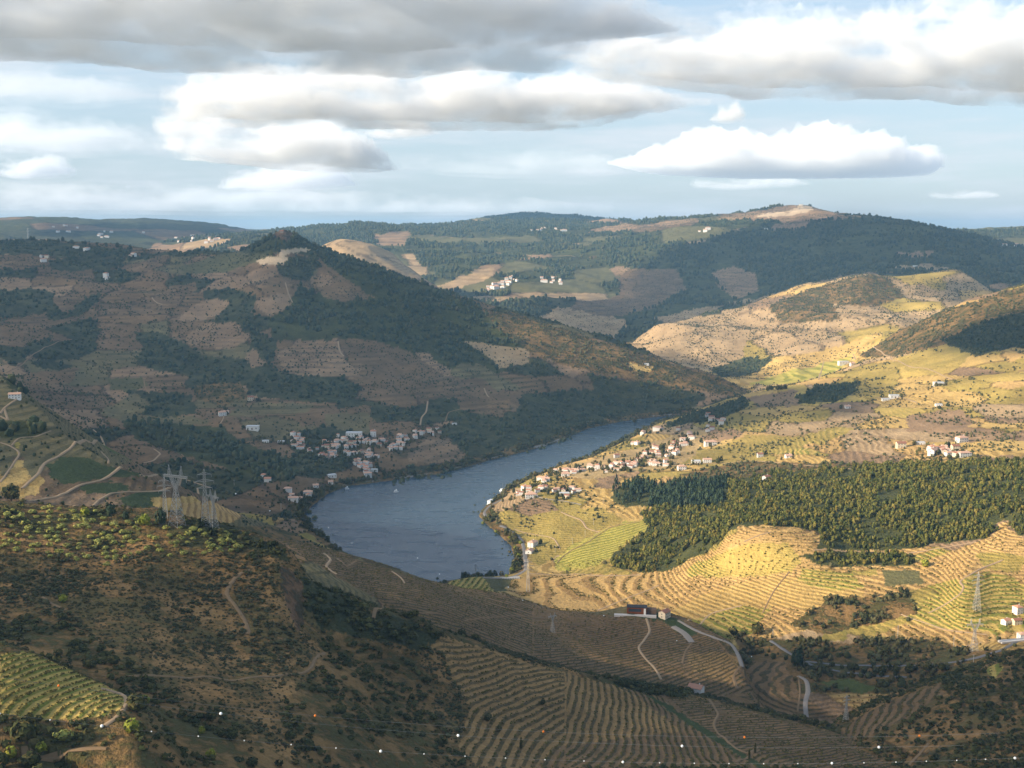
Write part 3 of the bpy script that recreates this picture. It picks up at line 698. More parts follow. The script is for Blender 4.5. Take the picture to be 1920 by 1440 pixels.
for hill, p1, p2, sp, curv, pts in ROWDIR:
    a = np.array(pix_plane(p1[0], p1[1], hit(*p1)[2])); b = np.array(pix_plane(p2[0], p2[1], hit(*p2)[2]))
    d = (b - a) / np.linalg.norm(b - a); nrm = np.array([-d[1], d[0]])
    m = VIS2 & (HID == HN.index(hill))
    ii = np.nonzero(m); s_ = in_poly(PU[ii], PV[ii], pts); ii = (ii[0][s_], ii[1][s_])
    lx = (GX[ii] - a[0]) * d[0] + (GY[ii] - a[1]) * d[1]
    ly = (GX[ii] - a[0]) * nrm[0] + (GY[ii] - a[1]) * nrm[1]
    PHASE[ii] = (ly + curv * lx * lx + 14.0 * (fbm(GX[ii] / 75, GY[ii] / 75, 7, 3) - .5)) / sp + Z[ii] * 0.10
# sample distance in phase between neighbouring vertices: where rows are finer than the mesh, fade them
gp = np.abs(np.gradient(PHASE, axis=0)); gp2 = np.abs(np.gradient(PHASE, axis=1))

CA = np.array([COVER[k][0] for k in CK]); CB = np.array([COVER[k][1] for k in CK])
ST = np.array([COVER[k][2] for k in CK]); MO = np.array([COVER[k][3] for k in CK])
colA = CA[COV]; colB = CB[COV]
stripe = ST[COV] * np.clip(np.where(Rg > 1800, 1.4, 1.9) - np.maximum(gp, gp2) * 2.0, 0, 1) * np.where(Rg > 1800, np.clip((fbm(GX / 110, GY / 110, 333, 3) - .35) * 4, 0.1, 1), 1)
mott = MO[COV]
# every plot differs a little in tone
tone = 0.85 + 0.3 * fbm(GX / 160, GY / 160, 300, 3) + 0.16 * (worley(wxp / 60, wyp / 60, 400)[0] - .5)
colA = colA * tone[..., None]; colB = colB * tone[..., None]
# hedges and banks along plot edges of the patchwork
e = (EDGE > 0)[..., None]
colA = np.where(e & (colA.mean(-1, keepdims=True) > 0.03), colA * 0.45, colA)

# ------------------------------------------------------------------ materials
def mat(name):
    m = bpy.data.materials.new(name); m.use_nodes = True
    nt = m.node_tree; nt.nodes.clear()
    o = nt.nodes.new('ShaderNodeOutputMaterial'); b = nt.nodes.new('ShaderNodeBsdfPrincipled')
    nt.links.new(b.outputs[0], o.inputs[0])
    b.inputs['Roughness'].default_value = 0.9
    b.inputs['Specular IOR Level'].default_value = 0.1
    return m, nt, b, o

def node(nt, t, **kw):
    n = nt.nodes.new(t)
    for k, v in kw.items():
        if k.startswith('i_'):
            n.inputs[k[2:].replace('_', ' ')].default_value = v
        else:
            setattr(n, k, v)
    return n
def math_(nt, op, a, b=None, clamp=False):
    n = nt.nodes.new('ShaderNodeMath'); n.operation = op; n.use_clamp = clamp
    for i, x in enumerate((a, b)):
        if x is None: continue
        if hasattr(x, 'links'): nt.links.new(x, n.inputs[i])
        else: n.inputs[i].default_value = x
    return n.outputs[0]
def mixc(nt, f, a, b, mode='MIX'):
    n = nt.nodes.new('ShaderNodeMix'); n.data_type = 'RGBA'; n.blend_type = mode
    for s, x in ((0, f), (6, a), (7, b)):
        if hasattr(x, 'links'): nt.links.new(x, n.inputs[s])
        elif isinstance(x, (int, float)): n.inputs[s].default_value = x
        else: n.inputs[s].default_value = (*x, 1) if len(x) == 3 else x
    return n.outputs[2]
def noise(nt, vec, scale, detail=3, rough=.55):
    n = nt.nodes.new('ShaderNodeTexNoise'); n.inputs['Scale'].default_value = scale
    n.inputs['Detail'].default_value = detail; n.inputs['Roughness'].default_value = rough
    nt.links.new(vec, n.inputs['Vector']); return n.outputs['Fac']
def ramp(nt, x, lo, hi):
    n = nt.nodes.new('ShaderNodeMapRange'); n.interpolation_type = 'SMOOTHSTEP'
    nt.links.new(x, n.inputs[0]); n.inputs[1].default_value = lo; n.inputs[2].default_value = hi
    return n.outputs[0]

def terrain_material():
    m, nt, b, o = mat('ground_cover')
    geo = nt.nodes.new('ShaderNodeNewGeometry'); pos = geo.outputs['Position']
    A = node(nt, 'ShaderNodeAttribute', attribute_name='col_a').outputs['Color']
    B = node(nt, 'ShaderNodeAttribute', attribute_name='col_b').outputs['Color']
    rows = node(nt, 'ShaderNodeAttribute', attribute_name='rows')
    sep = nt.nodes.new('ShaderNodeSeparateXYZ'); nt.links.new(rows.outputs['Vector'], sep.inputs[0])
    phase, strength, mot = sep.outputs
    n1 = noise(nt, pos, 0.035, 4); n2 = noise(nt, pos, 0.20, 5, .62); n3 = noise(nt, pos, 0.011, 3)
    ph = math_(nt, 'ADD', phase, math_(nt, 'MULTIPLY', n2, 0.30))
    sn = math_(nt, 'SINE', math_(nt, 'MULTIPLY', ph, 6.2832))
    st = ramp(nt, sn, -0.25, 0.55)
    gaps = ramp(nt, n2, 0.36, 0.56)
    st = math_(nt, 'MULTIPLY', math_(nt, 'MULTIPLY', st, strength), math_(nt, 'ADD', math_(nt, 'MULTIPLY', gaps, 0.5), 0.5))
    mt = math_(nt, 'MULTIPLY', ramp(nt, math_(nt, 'ADD', math_(nt, 'MULTIPLY', n1, .55), math_(nt, 'MULTIPLY', n2, .45)), 0.44, 0.56), mot)
    f = math_(nt, 'MAXIMUM', st, mt)
    c = mixc(nt, f, A, B)
    n4 = noise(nt, pos, 1.1, 3, .6); n5 = noise(nt, pos, 0.004, 6, .7)
    var = math_(nt, 'ADD', -0.58, math_(nt, 'ADD', math_(nt, 'ADD', math_(nt, 'MULTIPLY', n2, 0.95), math_(nt, 'MULTIPLY', n3, 0.7)), math_(nt, 'ADD', math_(nt, 'MULTIPLY', n4, 0.75), math_(nt, 'MULTIPLY', n5, 0.8))))
    c = mixc(nt, 1.0, c, mixc(nt, 0.0, (1, 1, 1), (1, 1, 1)), 'MULTIPLY')
    vm = nt.nodes.new('ShaderNodeVectorMath'); vm.operation = 'SCALE'
    nt.links.new(c, vm.inputs[0]); nt.links.new(var, vm.inputs['Scale'])
    nt.links.new(vm.outputs[0], b.inputs['Base Color'])
    bm = nt.nodes.new('ShaderNodeBump'); bm.inputs['Distance'].default_value = 1.0; bm.inputs['Strength'].default_value = 0.8
    hgt_ = math_(nt, 'ADD', math_(nt, 'MULTIPLY', n2, 3.0), math_(nt, 'MULTIPLY', math_(nt, 'MULTIPLY', sn, strength), 0.5))
    hgt_ = math_(nt, 'ADD', hgt_, math_(nt, 'MULTIPLY', mt, 1.6))
    nt.links.new(hgt_, bm.inputs['Height']); nt.links.new(bm.outputs[0], b.inputs['Normal'])
    return m
M_GROUND = terrain_material()

idx = np.arange(NR * NA).reshape(NR, NA)
faces = np.stack([idx[:-1, :-1], idx[:-1, 1:], idx[1:, 1:], idx[1:, :-1]], -1).reshape(-1, 4)
me = new_mesh('ground', np.stack([GX, GY, Z], -1).reshape(-1, 3), faces, M_GROUND, True)
for nm, arr in (('col_a', colA), ('col_b', colB)):
    at = me.attributes.new(nm, 'FLOAT_COLOR', 'POINT')
    at.data.foreach_set('color', np.concatenate([arr, np.ones((NR, NA, 1))], -1).astype(np.float32).ravel())
at = me.attributes.new('rows', 'FLOAT_VECTOR', 'POINT')
at.data.foreach_set('vector', np.stack([PHASE, stripe, mott], -1).astype(np.float32).ravel())
link('ground', me, kind='structure')

# river
def water_material():
    m, nt, b, o = mat('river_water')
    geo = nt.nodes.new('ShaderNodeNewGeometry')
    mp = nt.nodes.new('ShaderNodeMapping'); mp.inputs['Scale'].default_value = (1, 2.2, 1); mp.inputs['Rotation'].default_value = (0, 0, .5)
    nt.links.new(geo.outputs['Position'], mp.inputs[0])
    n1 = noise(nt, mp.outputs[0], 0.8, 2); n2 = noise(nt, mp.outputs[0], 0.02, 4)
    b.inputs['Base Color'].default_value = (.030, .060, .090, 1)
    b.inputs['Specular IOR Level'].default_value = 0.5
    b.inputs['IOR'].default_value = 1.33
    nt.links.new(math_(nt, 'ADD', math_(nt, 'MULTIPLY', ramp(nt, n2, .40, .70), 0.10), 0.22), b.inputs['Roughness'])
    bm = nt.nodes.new('ShaderNodeBump'); bm.inputs['Strength'].default_value = 0.03; bm.inputs['Distance'].default_value = 0.6
    nt.links.new(n1, bm.inputs['Height']); nt.links.new(bm.outputs[0], b.inputs['Normal'])
    return m
gx, gy = np.meshgrid(np.linspace(-1500, 1500, 40), np.linspace(900, 3300, 40))
ii_ = np.arange(1600).reshape(40, 40)
link('river', new_mesh('river', np.stack([gx, gy, 0 * gx], -1).reshape(-1, 3), np.stack([ii_[:-1, :-1], ii_[:-1, 1:], ii_[1:, 1:], ii_[1:, :-1]], -1).reshape(-1, 4), water_material()), kind='structure')

# ------------------------------------------------------------------ clouds
def cloud_material(name, density, color=(.975, .988, 1), aniso=0.0, feature=0):
    m = bpy.data.materials.new(name); m.use_nodes = True
    nt = m.node_tree; nt.nodes.clear()
    o = nt.nodes.new('ShaderNodeOutputMaterial')
    pv = nt.nodes.new('ShaderNodeVolumePrincipled')
    pv.inputs['Density'].default_value = density
    pv.inputs['Color'].default_value = (*color, 1)
    pv.inputs['Anisotropy'].default_value = aniso
    nt.links.new(pv.outputs[0], o.inputs['Volume'])
    if feature:
        tc = nt.nodes.new('ShaderNodeTexCoord')
        mp = nt.nodes.new('ShaderNodeMapping'); mp.inputs['Scale'].default_value = (1, 1, 2.2)
        nt.links.new(tc.outputs['Object'], mp.inputs[0])
        nn = noise(nt, mp.outputs[0], 1.0 / feature, 4, .6)
        nt.links.new(math_(nt, 'MULTIPLY', ramp(nt, nn, 0.42, 0.66), density * 2.9), pv.inputs['Density'])
        m.cycles.volume_step_rate = 1.0
    else:
        m.cycles.homogeneous_volume = True
    return m

# where the photograph's ground lies in cloud shade (1 = full shade), outlined in photo pixels
SHADE = [
 (0.53, 'mountain', [(-50,400),(1500,400),(1500,1000),(-50,1000)]),
 (0.0, 'mountain', [(900,585),(960,583),(1100,625),(1240,665),(1330,700),(1340,735),(1250,728),(1150,706),(1060,690),(1010,672),(960,640)]),
 (0.0, 'mountain', [(478,500),(480,486),(525,466),(560,462),(600,478),(560,480),(530,500)]),
 (0.55, 'mountain', [(500,430),(560,430),(620,470),(560,470),(450,470)]),
 (0.6, 'mountain', [(520,655),(760,640),(860,690),(960,735),(880,770),(700,760),(540,710)]),
 (0.58, 'bigmountain', [(1030,560),(1170,560),(1200,495),(1290,455),(1400,426),(1460,414),(1560,403),(1660,405),(1930,462),(1930,560),(1620,540),(1400,600),(1150,660),(1000,620)]),
 (0.0, 'bigmountain', [(1480,380),(1560,390),(1590,404),(1500,409),(1400,409),(1400,395)]),
 (1.0, 'farridge', [(0,300),(1920,300),(1920,600),(0,600)]),
 (0.9, 'farleft', [(-50,300),(1000,300),(1000,455),(-50,440)]),
 (0.0, 'farleft', [(200,405),(420,418),(420,424),(220,420)]),
 (1.0, 'goldhill', [(1140,690),(1210,655),(1330,690),(1400,705),(1420,740),(1300,760)]),
 (0.8, 'goldhill', [(1780,515),(1900,560),(1820,590),(1740,540)]),
 (0.65, 'farms', [(1230,815),(1280,770),(1370,740),(1480,726),(1640,712),(1640,735),(1560,760),(1420,790),(1330,815),(1260,820)]),
 (0.5, 'farms', [(1480,750),(1640,735),(1700,760),(1500,790)]),
 (0.9, 'farms', [(1750,640),(1850,595),(1930,575),(1930,640),(1840,668)]),
 (0.72, 'farms', [(1380,1225),(1480,1208),(1600,1205),(1700,1205),(1800,1222),(1860,1232),(1960,1232),(1960,1400),(1300,1400),(1330,1215)]),
 (0.62, 'leftfields', [(-50,690),(660,690),(660,1060),(-50,1060)]),
 (0.0, 'leftfields', [(-50,835),(30,850),(60,890),(150,895),(240,905),(400,905),(430,935),(480,965),(470,985),(340,985),(200,945),(60,935),(30,960),(-50,960)]),
 (0.75, 'leftfields', [(90,872),(110,858),(245,880),(270,895),(120,905)]),
 (0.5, 'leftfields', [(150,908),(240,905),(306,925),(306,950),(210,950)]),
 (0.52, 'near', [(-50,900),(2000,900),(2000,1500),(-50,1500)]),
 (0.0, 'near', [(-50,935),(250,935),(440,985),(530,1030),(520,1062),(470,1070),(400,1040),(250,1035),(200,1055),(120,1035),(-50,1030)]),
 (0.25, 'near', [(860,1215),(1000,1240),(1280,1310),(1300,1380),(1000,1420),(880,1380),(870,1280)]),
 (0.6, 'near', [(560,1180),(760,1180),(860,1240),(860,1330),(760,1280)]),
 (0.15, 'spur', [(-50,1200),(240,1300),(300,1380),(300,1440),(-50,1440)]),
 (0.62, 'scrub', [(1400,1200),(2000,1200),(2000,1500),(1400,1500)]),
 (0.1, 'scrub', [(1850,1200),(1960,1200),(1960,1280),(1870,1272)]),
 (0.53, 'vineridge', [(400,990),(1450,990),(1450,1400),(400,1400)]),
]
SH = np.zeros((NR, NA))
for s_, hill, pts in SHADE:
    us = [p[0] for p in pts]; vs = [p[1] for p in pts]
    m = VIS2 & (HID == HN.index(hill)) & (PU > min(us)) & (PU < max(us)) & (PV > min(vs)) & (PV < max(vs))
    ii = np.nonzero(m); q = in_poly(PU[ii] + 20 * (fbm(GX[ii] / 60, GY[ii] / 60, 501, 2) - .5), PV[ii] + 10 * (fbm(GX[ii] / 60, GY[ii] / 60, 502, 2) - .5), pts)
    SH[ii[0][q], ii[1][q]] = s_
# ground nobody sees in the photograph keeps the shade of the ground in front of it
for i in range(1, NR):
    SH[i] = np.where(VIS2[i], SH[i], SH[i - 1])
SH[:60] = .7
SH = SH[:, MIR]

def grid_lookup(F, x, y):
    a = np.arctan2(x, y); l = np.log(np.maximum(np.hypot(x, y), 15))
    c = np.clip(np.searchsorted(AZ, a), 0, NA - 1); i = np.clip(np.searchsorted(LR, l), 0, NR - 1)
    return F[i, c]

DECK_H = 2700.0
dirh = np.array([SUN_V[0], SUN_V[1]]) / SUN_V[2]
# ground points the deck has to cover, moved along the sunlight up to the deck
def deck(name, x0, x1, y0, y1, step, label):  # cloud deck added out of view, shaped to cast the SHADE patches
    offx, offy = dirh * (DECK_H - 150)
    xs = np.arange(x0 + offx, x1 + offx, step); ys = np.concatenate([np.arange(y0 + offy, 1900 + offy, step * .45), np.arange(1900 + offy, 3600 + offy, step * .9), np.arange(3600 + offy, y1 + offy, step * 1.6)])
    X, Y = np.meshgrid(xs, ys)
    px, py = X.copy(), Y.copy(); pz = np.full(X.shape, DECK_H); done = np.zeros(X.shape, bool)
    s = (DECK_H - 750)
    px -= dirh[0] * s; py -= dirh[1] * s; pz -= s
    while pz.max() > 0 and not done.all():
        g = ground(px, py)
        done |= (pz <= g) | (pz <= 1)
        st = np.where(done, 0, 7.0)
        px -= dirh[0] * st; py -= dirh[1] * st; pz -= st
        if (st == 0).all(): break
    S = grid_lookup(SH, px, py)
    for _ in range(2):                      # soft edge
        Sp = np.pad(S, 1, mode='edge')
        S = (Sp[:-2, 1:-1] + Sp[2:, 1:-1] + Sp[1:-1, :-2] + Sp[1:-1, 2:] + 2 * S) / 6
    edge = np.minimum.reduce([X - xs[0], xs[-1] - X, Y - ys[0], ys[-1] - Y]) / 100.0
    S = S * np.clip(edge, 0, 1)
    T = 34 * np.clip(S + 0.18 * (fbm(X / 220, Y / 220, 601, 3) - .5) * (S > .05), 0, 1) ** 1.5
    T = np.where(T < .8, 0, T)
    n, m_ = X.shape
    keep = T > 0
    quad = keep[:-1, :-1] | keep[1:, :-1] | keep[:-1, 1:] | keep[1:, 1:]
    top = DECK_H + T * (0.65 + 0.25 * fbm(X / 150, Y / 150, 611, 3)) + 0.5; bot = DECK_H - T * 0.25 - 0.5
    I = np.arange(n * m_).reshape(n, m_)
    f1 = np.stack([I[:-1, :-1], I[:-1, 1:], I[1:, 1:], I[1:, :-1]], -1)[quad]
    f2 = f1[:, ::-1] + n * m_
    qp = np.pad(quad, 1)
    sides = []
    for dy, dx, a, b in ((-1, 0, (0, 0), (0, 1)), (1, 0, (1, 1), (1, 0)), (0, -1, (1, 0), (0, 0)), (0, 1, (0, 1), (1, 1))):
        nb = qp[1 + dy:1 + dy + n - 1, 1 + dx:1 + dx + m_ - 1]
        jj = np.nonzero(quad & ~nb)
        ia = I[jj[0] + a[0], jj[1] + a[1]]; ib = I[jj[0] + b[0], jj[1] + b[1]]
        sides.append(np.stack([ib, ia, ia + n * m_, ib + n * m_], -1))
    F = np.concatenate([f1, f2] + sides)
    Vv = np.concatenate([np.stack([X, Y, top], -1).reshape(-1, 3), np.stack([X, Y, bot], -1).reshape(-1, 3)])
    used = np.unique(F); remap = np.zeros(len(Vv), int); remap[used] = np.arange(len(used))
    me = new_mesh(name, Vv[used], remap[F], cloud_material('shade_deck_vapour', 0.055), True)
    link(name, me, kind='structure')
    print('deck az', np.degrees(np.arctan2(Vv[used][:, 0], Vv[used][:, 1])).max(), len(F))
deck('shade_cloud_deck', -2400, 4200, 250, 12000, 27, '')


def hash3(ix, iy, iz, seed):
    return hash2(ix + 57.0 * iz, iy - 113.0 * iz, seed)
def vnoise3(x, y, z, seed):
    iz = np.floor(z); fz = z - iz; fz = fz * fz * (3 - 2 * fz)
    o1 = iz * 37.7; o2 = (iz + 1) * 37.7
    return vnoise(x + o1, y - o1 * 1.7, seed) * (1 - fz) + vnoise(x + o2, y - o2 * 1.7, seed) * fz
def fbm3(x, y, z, seed, oct=4, gain=.5):
    s = 0; a = 1; t = 0
    for k in range(oct):
        s = s + a * (1 - np.abs(2 * vnoise3(x * 2 ** k, y * 2 ** k, z * 2 ** k, seed + k) - 1)); t += a; a *= gain
    return s / t

def cloud(dist, outline, depth, density, label, billow, seed, size, flat=0.35, feature=0, group='clouds in the sky'):
    """outline: (u, v_top, v_bottom) stations across the cloud, seen at the given distance; depth: half its size along the view"""
    us = np.array([p[0] for p in outline], float)
    fine = np.linspace(us[0], us[-1], max(60, int((us[-1] - us[0]) / 2.4)))
    vt = pchip(fine, us, np.array([p[1] for p in outline], float)); vb = pchip(fine, us, np.array([p[2] for p in outline], float))
    NT = 176
    th = np.linspace(0, 2 * np.pi, NT, endpoint=False)
    a, tt = pix_dir(fine, vt); _, tb = pix_dir(fine, vb)
    x = dist * np.tan(a); rr_ = np.hypot(x, dist)
    zt = CH + rr_ * tt; zb = CH + rr_ * tb
    zc = zb + (zt - zb) * flat
    w = np.clip((zt - zb) / (zt - zb).max(), 0, 1)
    e = np.clip(np.minimum(fine - fine[0], fine[-1] - fine) / (0.18 * (fine[-1] - fine[0])), 0, 1)
    Dp = depth * (0.35 + 0.65 * w) * np.sqrt(e + 0.02)
    ct, st = np.cos(th), np.sin(th)
    X = x[:, None] + 0 * ct[None]; Y = dist + Dp[:, None] * ct[None]
    up_ = (zt - zc)[:, None] * np.maximum(st, 0)[None] ; dn = (zc - zb)[:, None] * np.minimum(st, 0)[None]
    ZZ = zc[:, None] + up_ + dn
    size = size * 0.42; billow = billow * 1.5
    n = fbm3(X / size, Y / size, ZZ / size * 1.2, seed, 5, .55) - .55
    n2_ = fbm3(X / size * .3 + 9, Y / size * .3, ZZ / size * .4, seed + 40, 2) - .55
    amt = billow * (0.45 * n2_ + n) * np.clip(w * 1.6 + .05, 0, 1)[:, None] * np.where(st > -0.2, 1.0, 0.6)[None]
    Y = Y + amt * ct[None] * 1.2; ZZ = ZZ + amt * np.where(st > 0, st + .35, st * .3)[None]
    X = X + amt * 0.9 * np.clip((fine - fine.mean()) / (fine[-1] - fine[0]) * 2, -1, 1)[:, None]
    NX = len(fine)
    I = np.arange(NX * NT).reshape(NX, NT); J = np.roll(I, -1, axis=1)
    F = np.stack([I[:-1], J[:-1], J[1:], I[1:]], -1).reshape(-1, 4)
    Vv = np.stack([X, Y, ZZ], -1).reshape(-1, 3)
    core = np.stack([x.mean() + (X - x.mean()) * .94, dist + (Y - dist) * .70, zc[:, None] + (zt - zb)[:, None] * .06 + (ZZ - zc[:, None]) * .74], -1).reshape(-1, 3)
    c0 = len(Vv); Vv = np.concatenate([Vv, Vv[:NT].mean(0)[None], Vv[-NT:].mean(0)[None]])
    caps = []
    for k in range(NT):
        k2 = (k + 1) % NT
        caps.append((I[0, k2], I[0, k], c0, c0)); caps.append((I[-1, k], I[-1, k2], c0 + 1, c0 + 1))
    me = bpy.data.meshes.new('cloud')
    fl = [tuple(q) for q in F.tolist()] + [tuple(q[:3]) for q in caps]
    me.from_pydata([tuple(q) for q in (Vv - np.array([x.mean(), dist, zc.mean()])).tolist()], [], fl)
    me.polygons.foreach_set('use_smooth', np.ones(len(me.polygons), bool)); me.update()
    me.materials.append(cloud_material('cloud_vapour', density * (.38 if feature else .5), feature=feature * 1.25))
    o = link('cloud', me, label=label, cat='cloud', group=group, loc=(x.mean(), dist, zc.mean()))
    core = np.concatenate([core, core[:NT].mean(0)[None], core[-NT:].mean(0)[None]])
    me2 = bpy.data.meshes.new('core')
    me2.from_pydata([tuple(q) for q in (core - np.array([x.mean(), dist, zc.mean()])).tolist()], [], fl)
    me2.polygons.foreach_set('use_smooth', np.ones(len(me2.polygons), bool)); me2.update()
    me2.materials.append(cloud_material('cloud_core_vapour', density * .75, feature=feature))
    link('core', me2, parent=o)

cloud(11000, [(-900,-60,60),(-500,-90,90),(0,-120,104),(120,-125,108),(260,-140,122),(400,-130,126),(520,-120,136),(640,-110,132),(800,-100,134),(900,-90,122),(1000,-60,126),(1080,-40,108),(1180,-5,92),(1260,25,76),(1340,50,62)], 1600, .0017, 'huge dark grey cloud bank across the top left of the sky', 300, 11, 800, .5, feature=900)
cloud(16000, [(300,200,215),(340,175,228),(400,152,232),(480,150,236),(560,146,236),(650,142,238),(720,132,238),(830,136,240),(930,134,242),(1000,150,240),(1080,152,236),(1150,162,226),(1230,178,210),(1330,190,198)], 1100, .0018, 'long low white cloud with a grey base in the middle of the sky', 300, 23, 900, feature=700)
cloud(13000, [(1000,105,112),(1060,90,130),(1150,80,150),(1260,76,160),(1340,66,172),(1420,50,178),(1500,52,180),(1600,40,182),(1690,38,182),(1760,14,184),(1840,16,190),(1920,8,194),(2050,0,200),(2250,-10,190),(2500,50,120)], 1200, .0019, 'big bright white cloud with a dark base at the upper right of the sky', 330, 37, 900, feature=600)
cloud(24000, [(292,272,280),(310,240,290),(360,232,300),(420,238,306),(480,246,312),(540,240,318),(600,244,322),(660,258,322),(700,282,320),(745,314,319)], 1500, .0014, 'ragged cloud, white left and blue grey right, under the long low cloud', 420, 41, 1500, feature=1100)
cloud(30000, [(410,350,353),(440,332,354),(480,322,355),(530,318,355),(590,320,354),(630,326,352),(672,342,349)], 1400, .0012, 'small white cloud low in the sky above the left mountain', 380, 53, 1500, feature=1200)
cloud(27000, [(1140,304,308),(1180,300,316),(1230,290,322),(1280,274,326),(1340,266,329),(1420,270,331),(1480,266,331),(1530,256,332),(1590,258,331),(1650,274,331),(1700,286,329),(1735,296,325),(1755,306,314)], 2300, .0040, 'bright white lens shaped cloud alone in the blue sky on the right', 430, 67, 1700)
cloud(30000, [(0,322,326),(20,312,332),(60,302,334),(95,302,334),(125,318,326)], 1300, .0014, 'small puffy white cloud at the far left of the sky', 300, 71, 1300, feature=900)
cloud(24000, [(670,246,248),(700,240,256),(745,238,260),(790,240,258),(830,250,252)], 900, .0010, 'scrap of white cloud just below the long low cloud', 240, 73, 1000, feature=700)
cloud(22000, [(1332,222,226),(1350,205,228),(1370,196,230),(1385,204,228),(1396,222,226)], 700, .0012, 'tiny white cloud puff below the big bright cloud', 180, 79, 800, feature=500)
cloud(34000, [(1285,342,346),(1310,338,352),(1380,338,355),(1440,338,354),(1520,344,347)], 900, .0004, 'faint thin cloud streak below the lens shaped cloud', 260, 83, 1500, feature=1200)
cloud(34000, [(1740,364,367),(1770,357,373),(1830,358,374),(1875,366,369)], 900, .0004, 'faint small cloud low in the sky at the far right', 220, 89, 1500, feature=1000)
cloud(42000, [(-500,345,400),(-200,335,402),(0,338,404),(200,345,402),(400,352,404),(600,356,405),(800,362,404),(1000,368,403),(1150,378,400)], 2500, .00014, 'pale veil of haze cloud low over the left horizon', 200, 97, 2600, feature=1500)
cloud(30000, [(-400,230,300),(-150,215,305),(0,210,300),(120,225,295),(230,240,290),(330,262,285)], 1800, .00022, 'thin milky cloud veil at the left edge of the sky', 260, 101, 2000, feature=1300)
cloud(26000, [(-300,150,200),(0,130,205),(150,135,200),(280,160,190)], 1800, .00014, 'faint white veil just below the dark cloud bank at the left', 240, 103, 1800, feature=1300)
cloud(38000, [(740,300,320),(850,285,330),(1000,280,335),(1120,290,330),(1200,305,325)], 2000, .00008, 'barely visible veil between the long cloud and the lens shaped cloud', 240, 107, 2200, feature=1600)

# ------------------------------------------------------------------ vegetation
def foliage_material(name, base, alt, trans=0.12):
    m, nt, b, o = mat(name)
    geo = nt.nodes.new('ShaderNodeNewGeometry')
    t = node(nt, 'ShaderNodeAttribute', attribute_name='tone').outputs['Fac']
    n = noise(nt, geo.outputs['Position'], 0.05, 2)
    n2 = noise(nt, geo.outputs['Position'], 0.8, 2)
    f = ramp(nt, math_(nt, 'ADD', math_(nt, 'MULTIPLY', t, 0.5), math_(nt, 'MULTIPLY', n, 0.5)), .3, .75)
    c = mixc(nt, f, base, alt)
    n3 = noise(nt, geo.outputs['Position'], 0.17, 2)
    c = mixc(nt, math_(nt, 'MULTIPLY', ramp(nt, math_(nt, 'ADD', math_(nt, 'MULTIPLY', t, .5), math_(nt, 'MULTIPLY', n3, .5)), .55, .72), .55), c, tuple(x * y for x, y in zip(alt, (1.15, .82, .9))))
    vm = nt.nodes.new('ShaderNodeVectorMath'); vm.operation = 'SCALE'
    nt.links.new(c, vm.inputs[0]); nt.links.new(math_(nt, 'ADD', 0.55, math_(nt, 'MULTIPLY', n2, 0.9)), vm.inputs['Scale'])
    nt.links.new(vm.outputs[0], b.inputs['Base Color'])
    b.inputs['Roughness'].default_value = 0.75
    return m
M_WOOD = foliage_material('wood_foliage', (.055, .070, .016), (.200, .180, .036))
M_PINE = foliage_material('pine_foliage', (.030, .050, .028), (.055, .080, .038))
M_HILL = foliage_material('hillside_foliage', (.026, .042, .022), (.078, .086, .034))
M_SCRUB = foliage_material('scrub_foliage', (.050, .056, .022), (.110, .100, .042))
M_DSCRUB = foliage_material('dark_scrub_foliage', (.036, .044, .014), (.105, .100, .030))
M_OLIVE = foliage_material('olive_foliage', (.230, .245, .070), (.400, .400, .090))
M_BRIGHT = foliage_material('bright_bush_foliage', (.170, .200, .022), (.330, .340, .045))
M_VINE = foliage_material('vine_foliage', (.080, .080, .022), (.190, .160, .040))
M_BARK, _nt, _b, _o = mat('bark'); _b.inputs['Base Color'].default_value = (.11, .08, .055, 1)

def crown_template(T, seed, flat=1.0, tri=0.42, dome=True):
    """T leaf clumps (triangles) spread through a lumpy crown of radius 1, resting on z = 0"""
    g = np.random.default_rng(seed)
    d = g.normal(size=(T, 3)); d /= np.linalg.norm(d, axis=1)[:, None]
    lob = g.normal(size=(7, 3)); lob /= np.linalg.norm(lob, axis=1)[:, None]
    lump = 0.72 + 0.38 * np.clip((d @ lob.T).max(1), 0, 1) ** 3
    rad = lump * (0.62 + 0.42 * g.random(T) ** 0.6)
    c = d * rad[:, None]
    a = g.normal(size=(T, 3)); a -= (a * d).sum(1)[:, None] * d * 0.6; a /= np.linalg.norm(a, axis=1)[:, None]
    b_ = np.cross(d, a); b_ /= np.linalg.norm(b_, axis=1)[:, None] + 1e-9
    s = tri * (0.7 + 0.6 * g.random(T))[:, None]
    v = np.stack([c + a * s, c - a * s * .6 + b_ * s * .9, c - a * s * .6 - b_ * s * .9], 1)
    v[..., 2] = np.maximum(v[..., 2] * flat + (0.75 * flat if dome else 0), 0.02)
    return v, g.random(T)          # (T,3,3), tone

def solid_template(seed, T=20):
    """a small lumpy closed crown for far trees"""
    g = np.random.default_rng(seed)
    t = (1 + 5 ** .5) / 2
    v = np.array([(-1,t,0),(1,t,0),(-1,-t,0),(1,-t,0),(0,-1,t),(0,1,t),(0,-1,-t),(0,1,-t),(t,0,-1),(t,0,1),(-t,0,-1),(-t,0,1)], float)
    v /= np.linalg.norm(v[0]); v *= (0.75 + 0.5 * g.random((12, 1)))
    f = [(0,11,5),(0,5,1),(0,1,7),(0,7,10),(0,10,11),(1,5,9),(5,11,4),(11,10,2),(10,7,6),(7,1,8),(3,9,4),(3,4,2),(3,2,6),(3,6,8),(3,8,9),(4,9,5),(2,4,11),(6,2,10),(8,6,7),(9,8,1)]
    v[:, 2] = v[:, 2] + .7
    return v[np.array(f)], g.random(20)

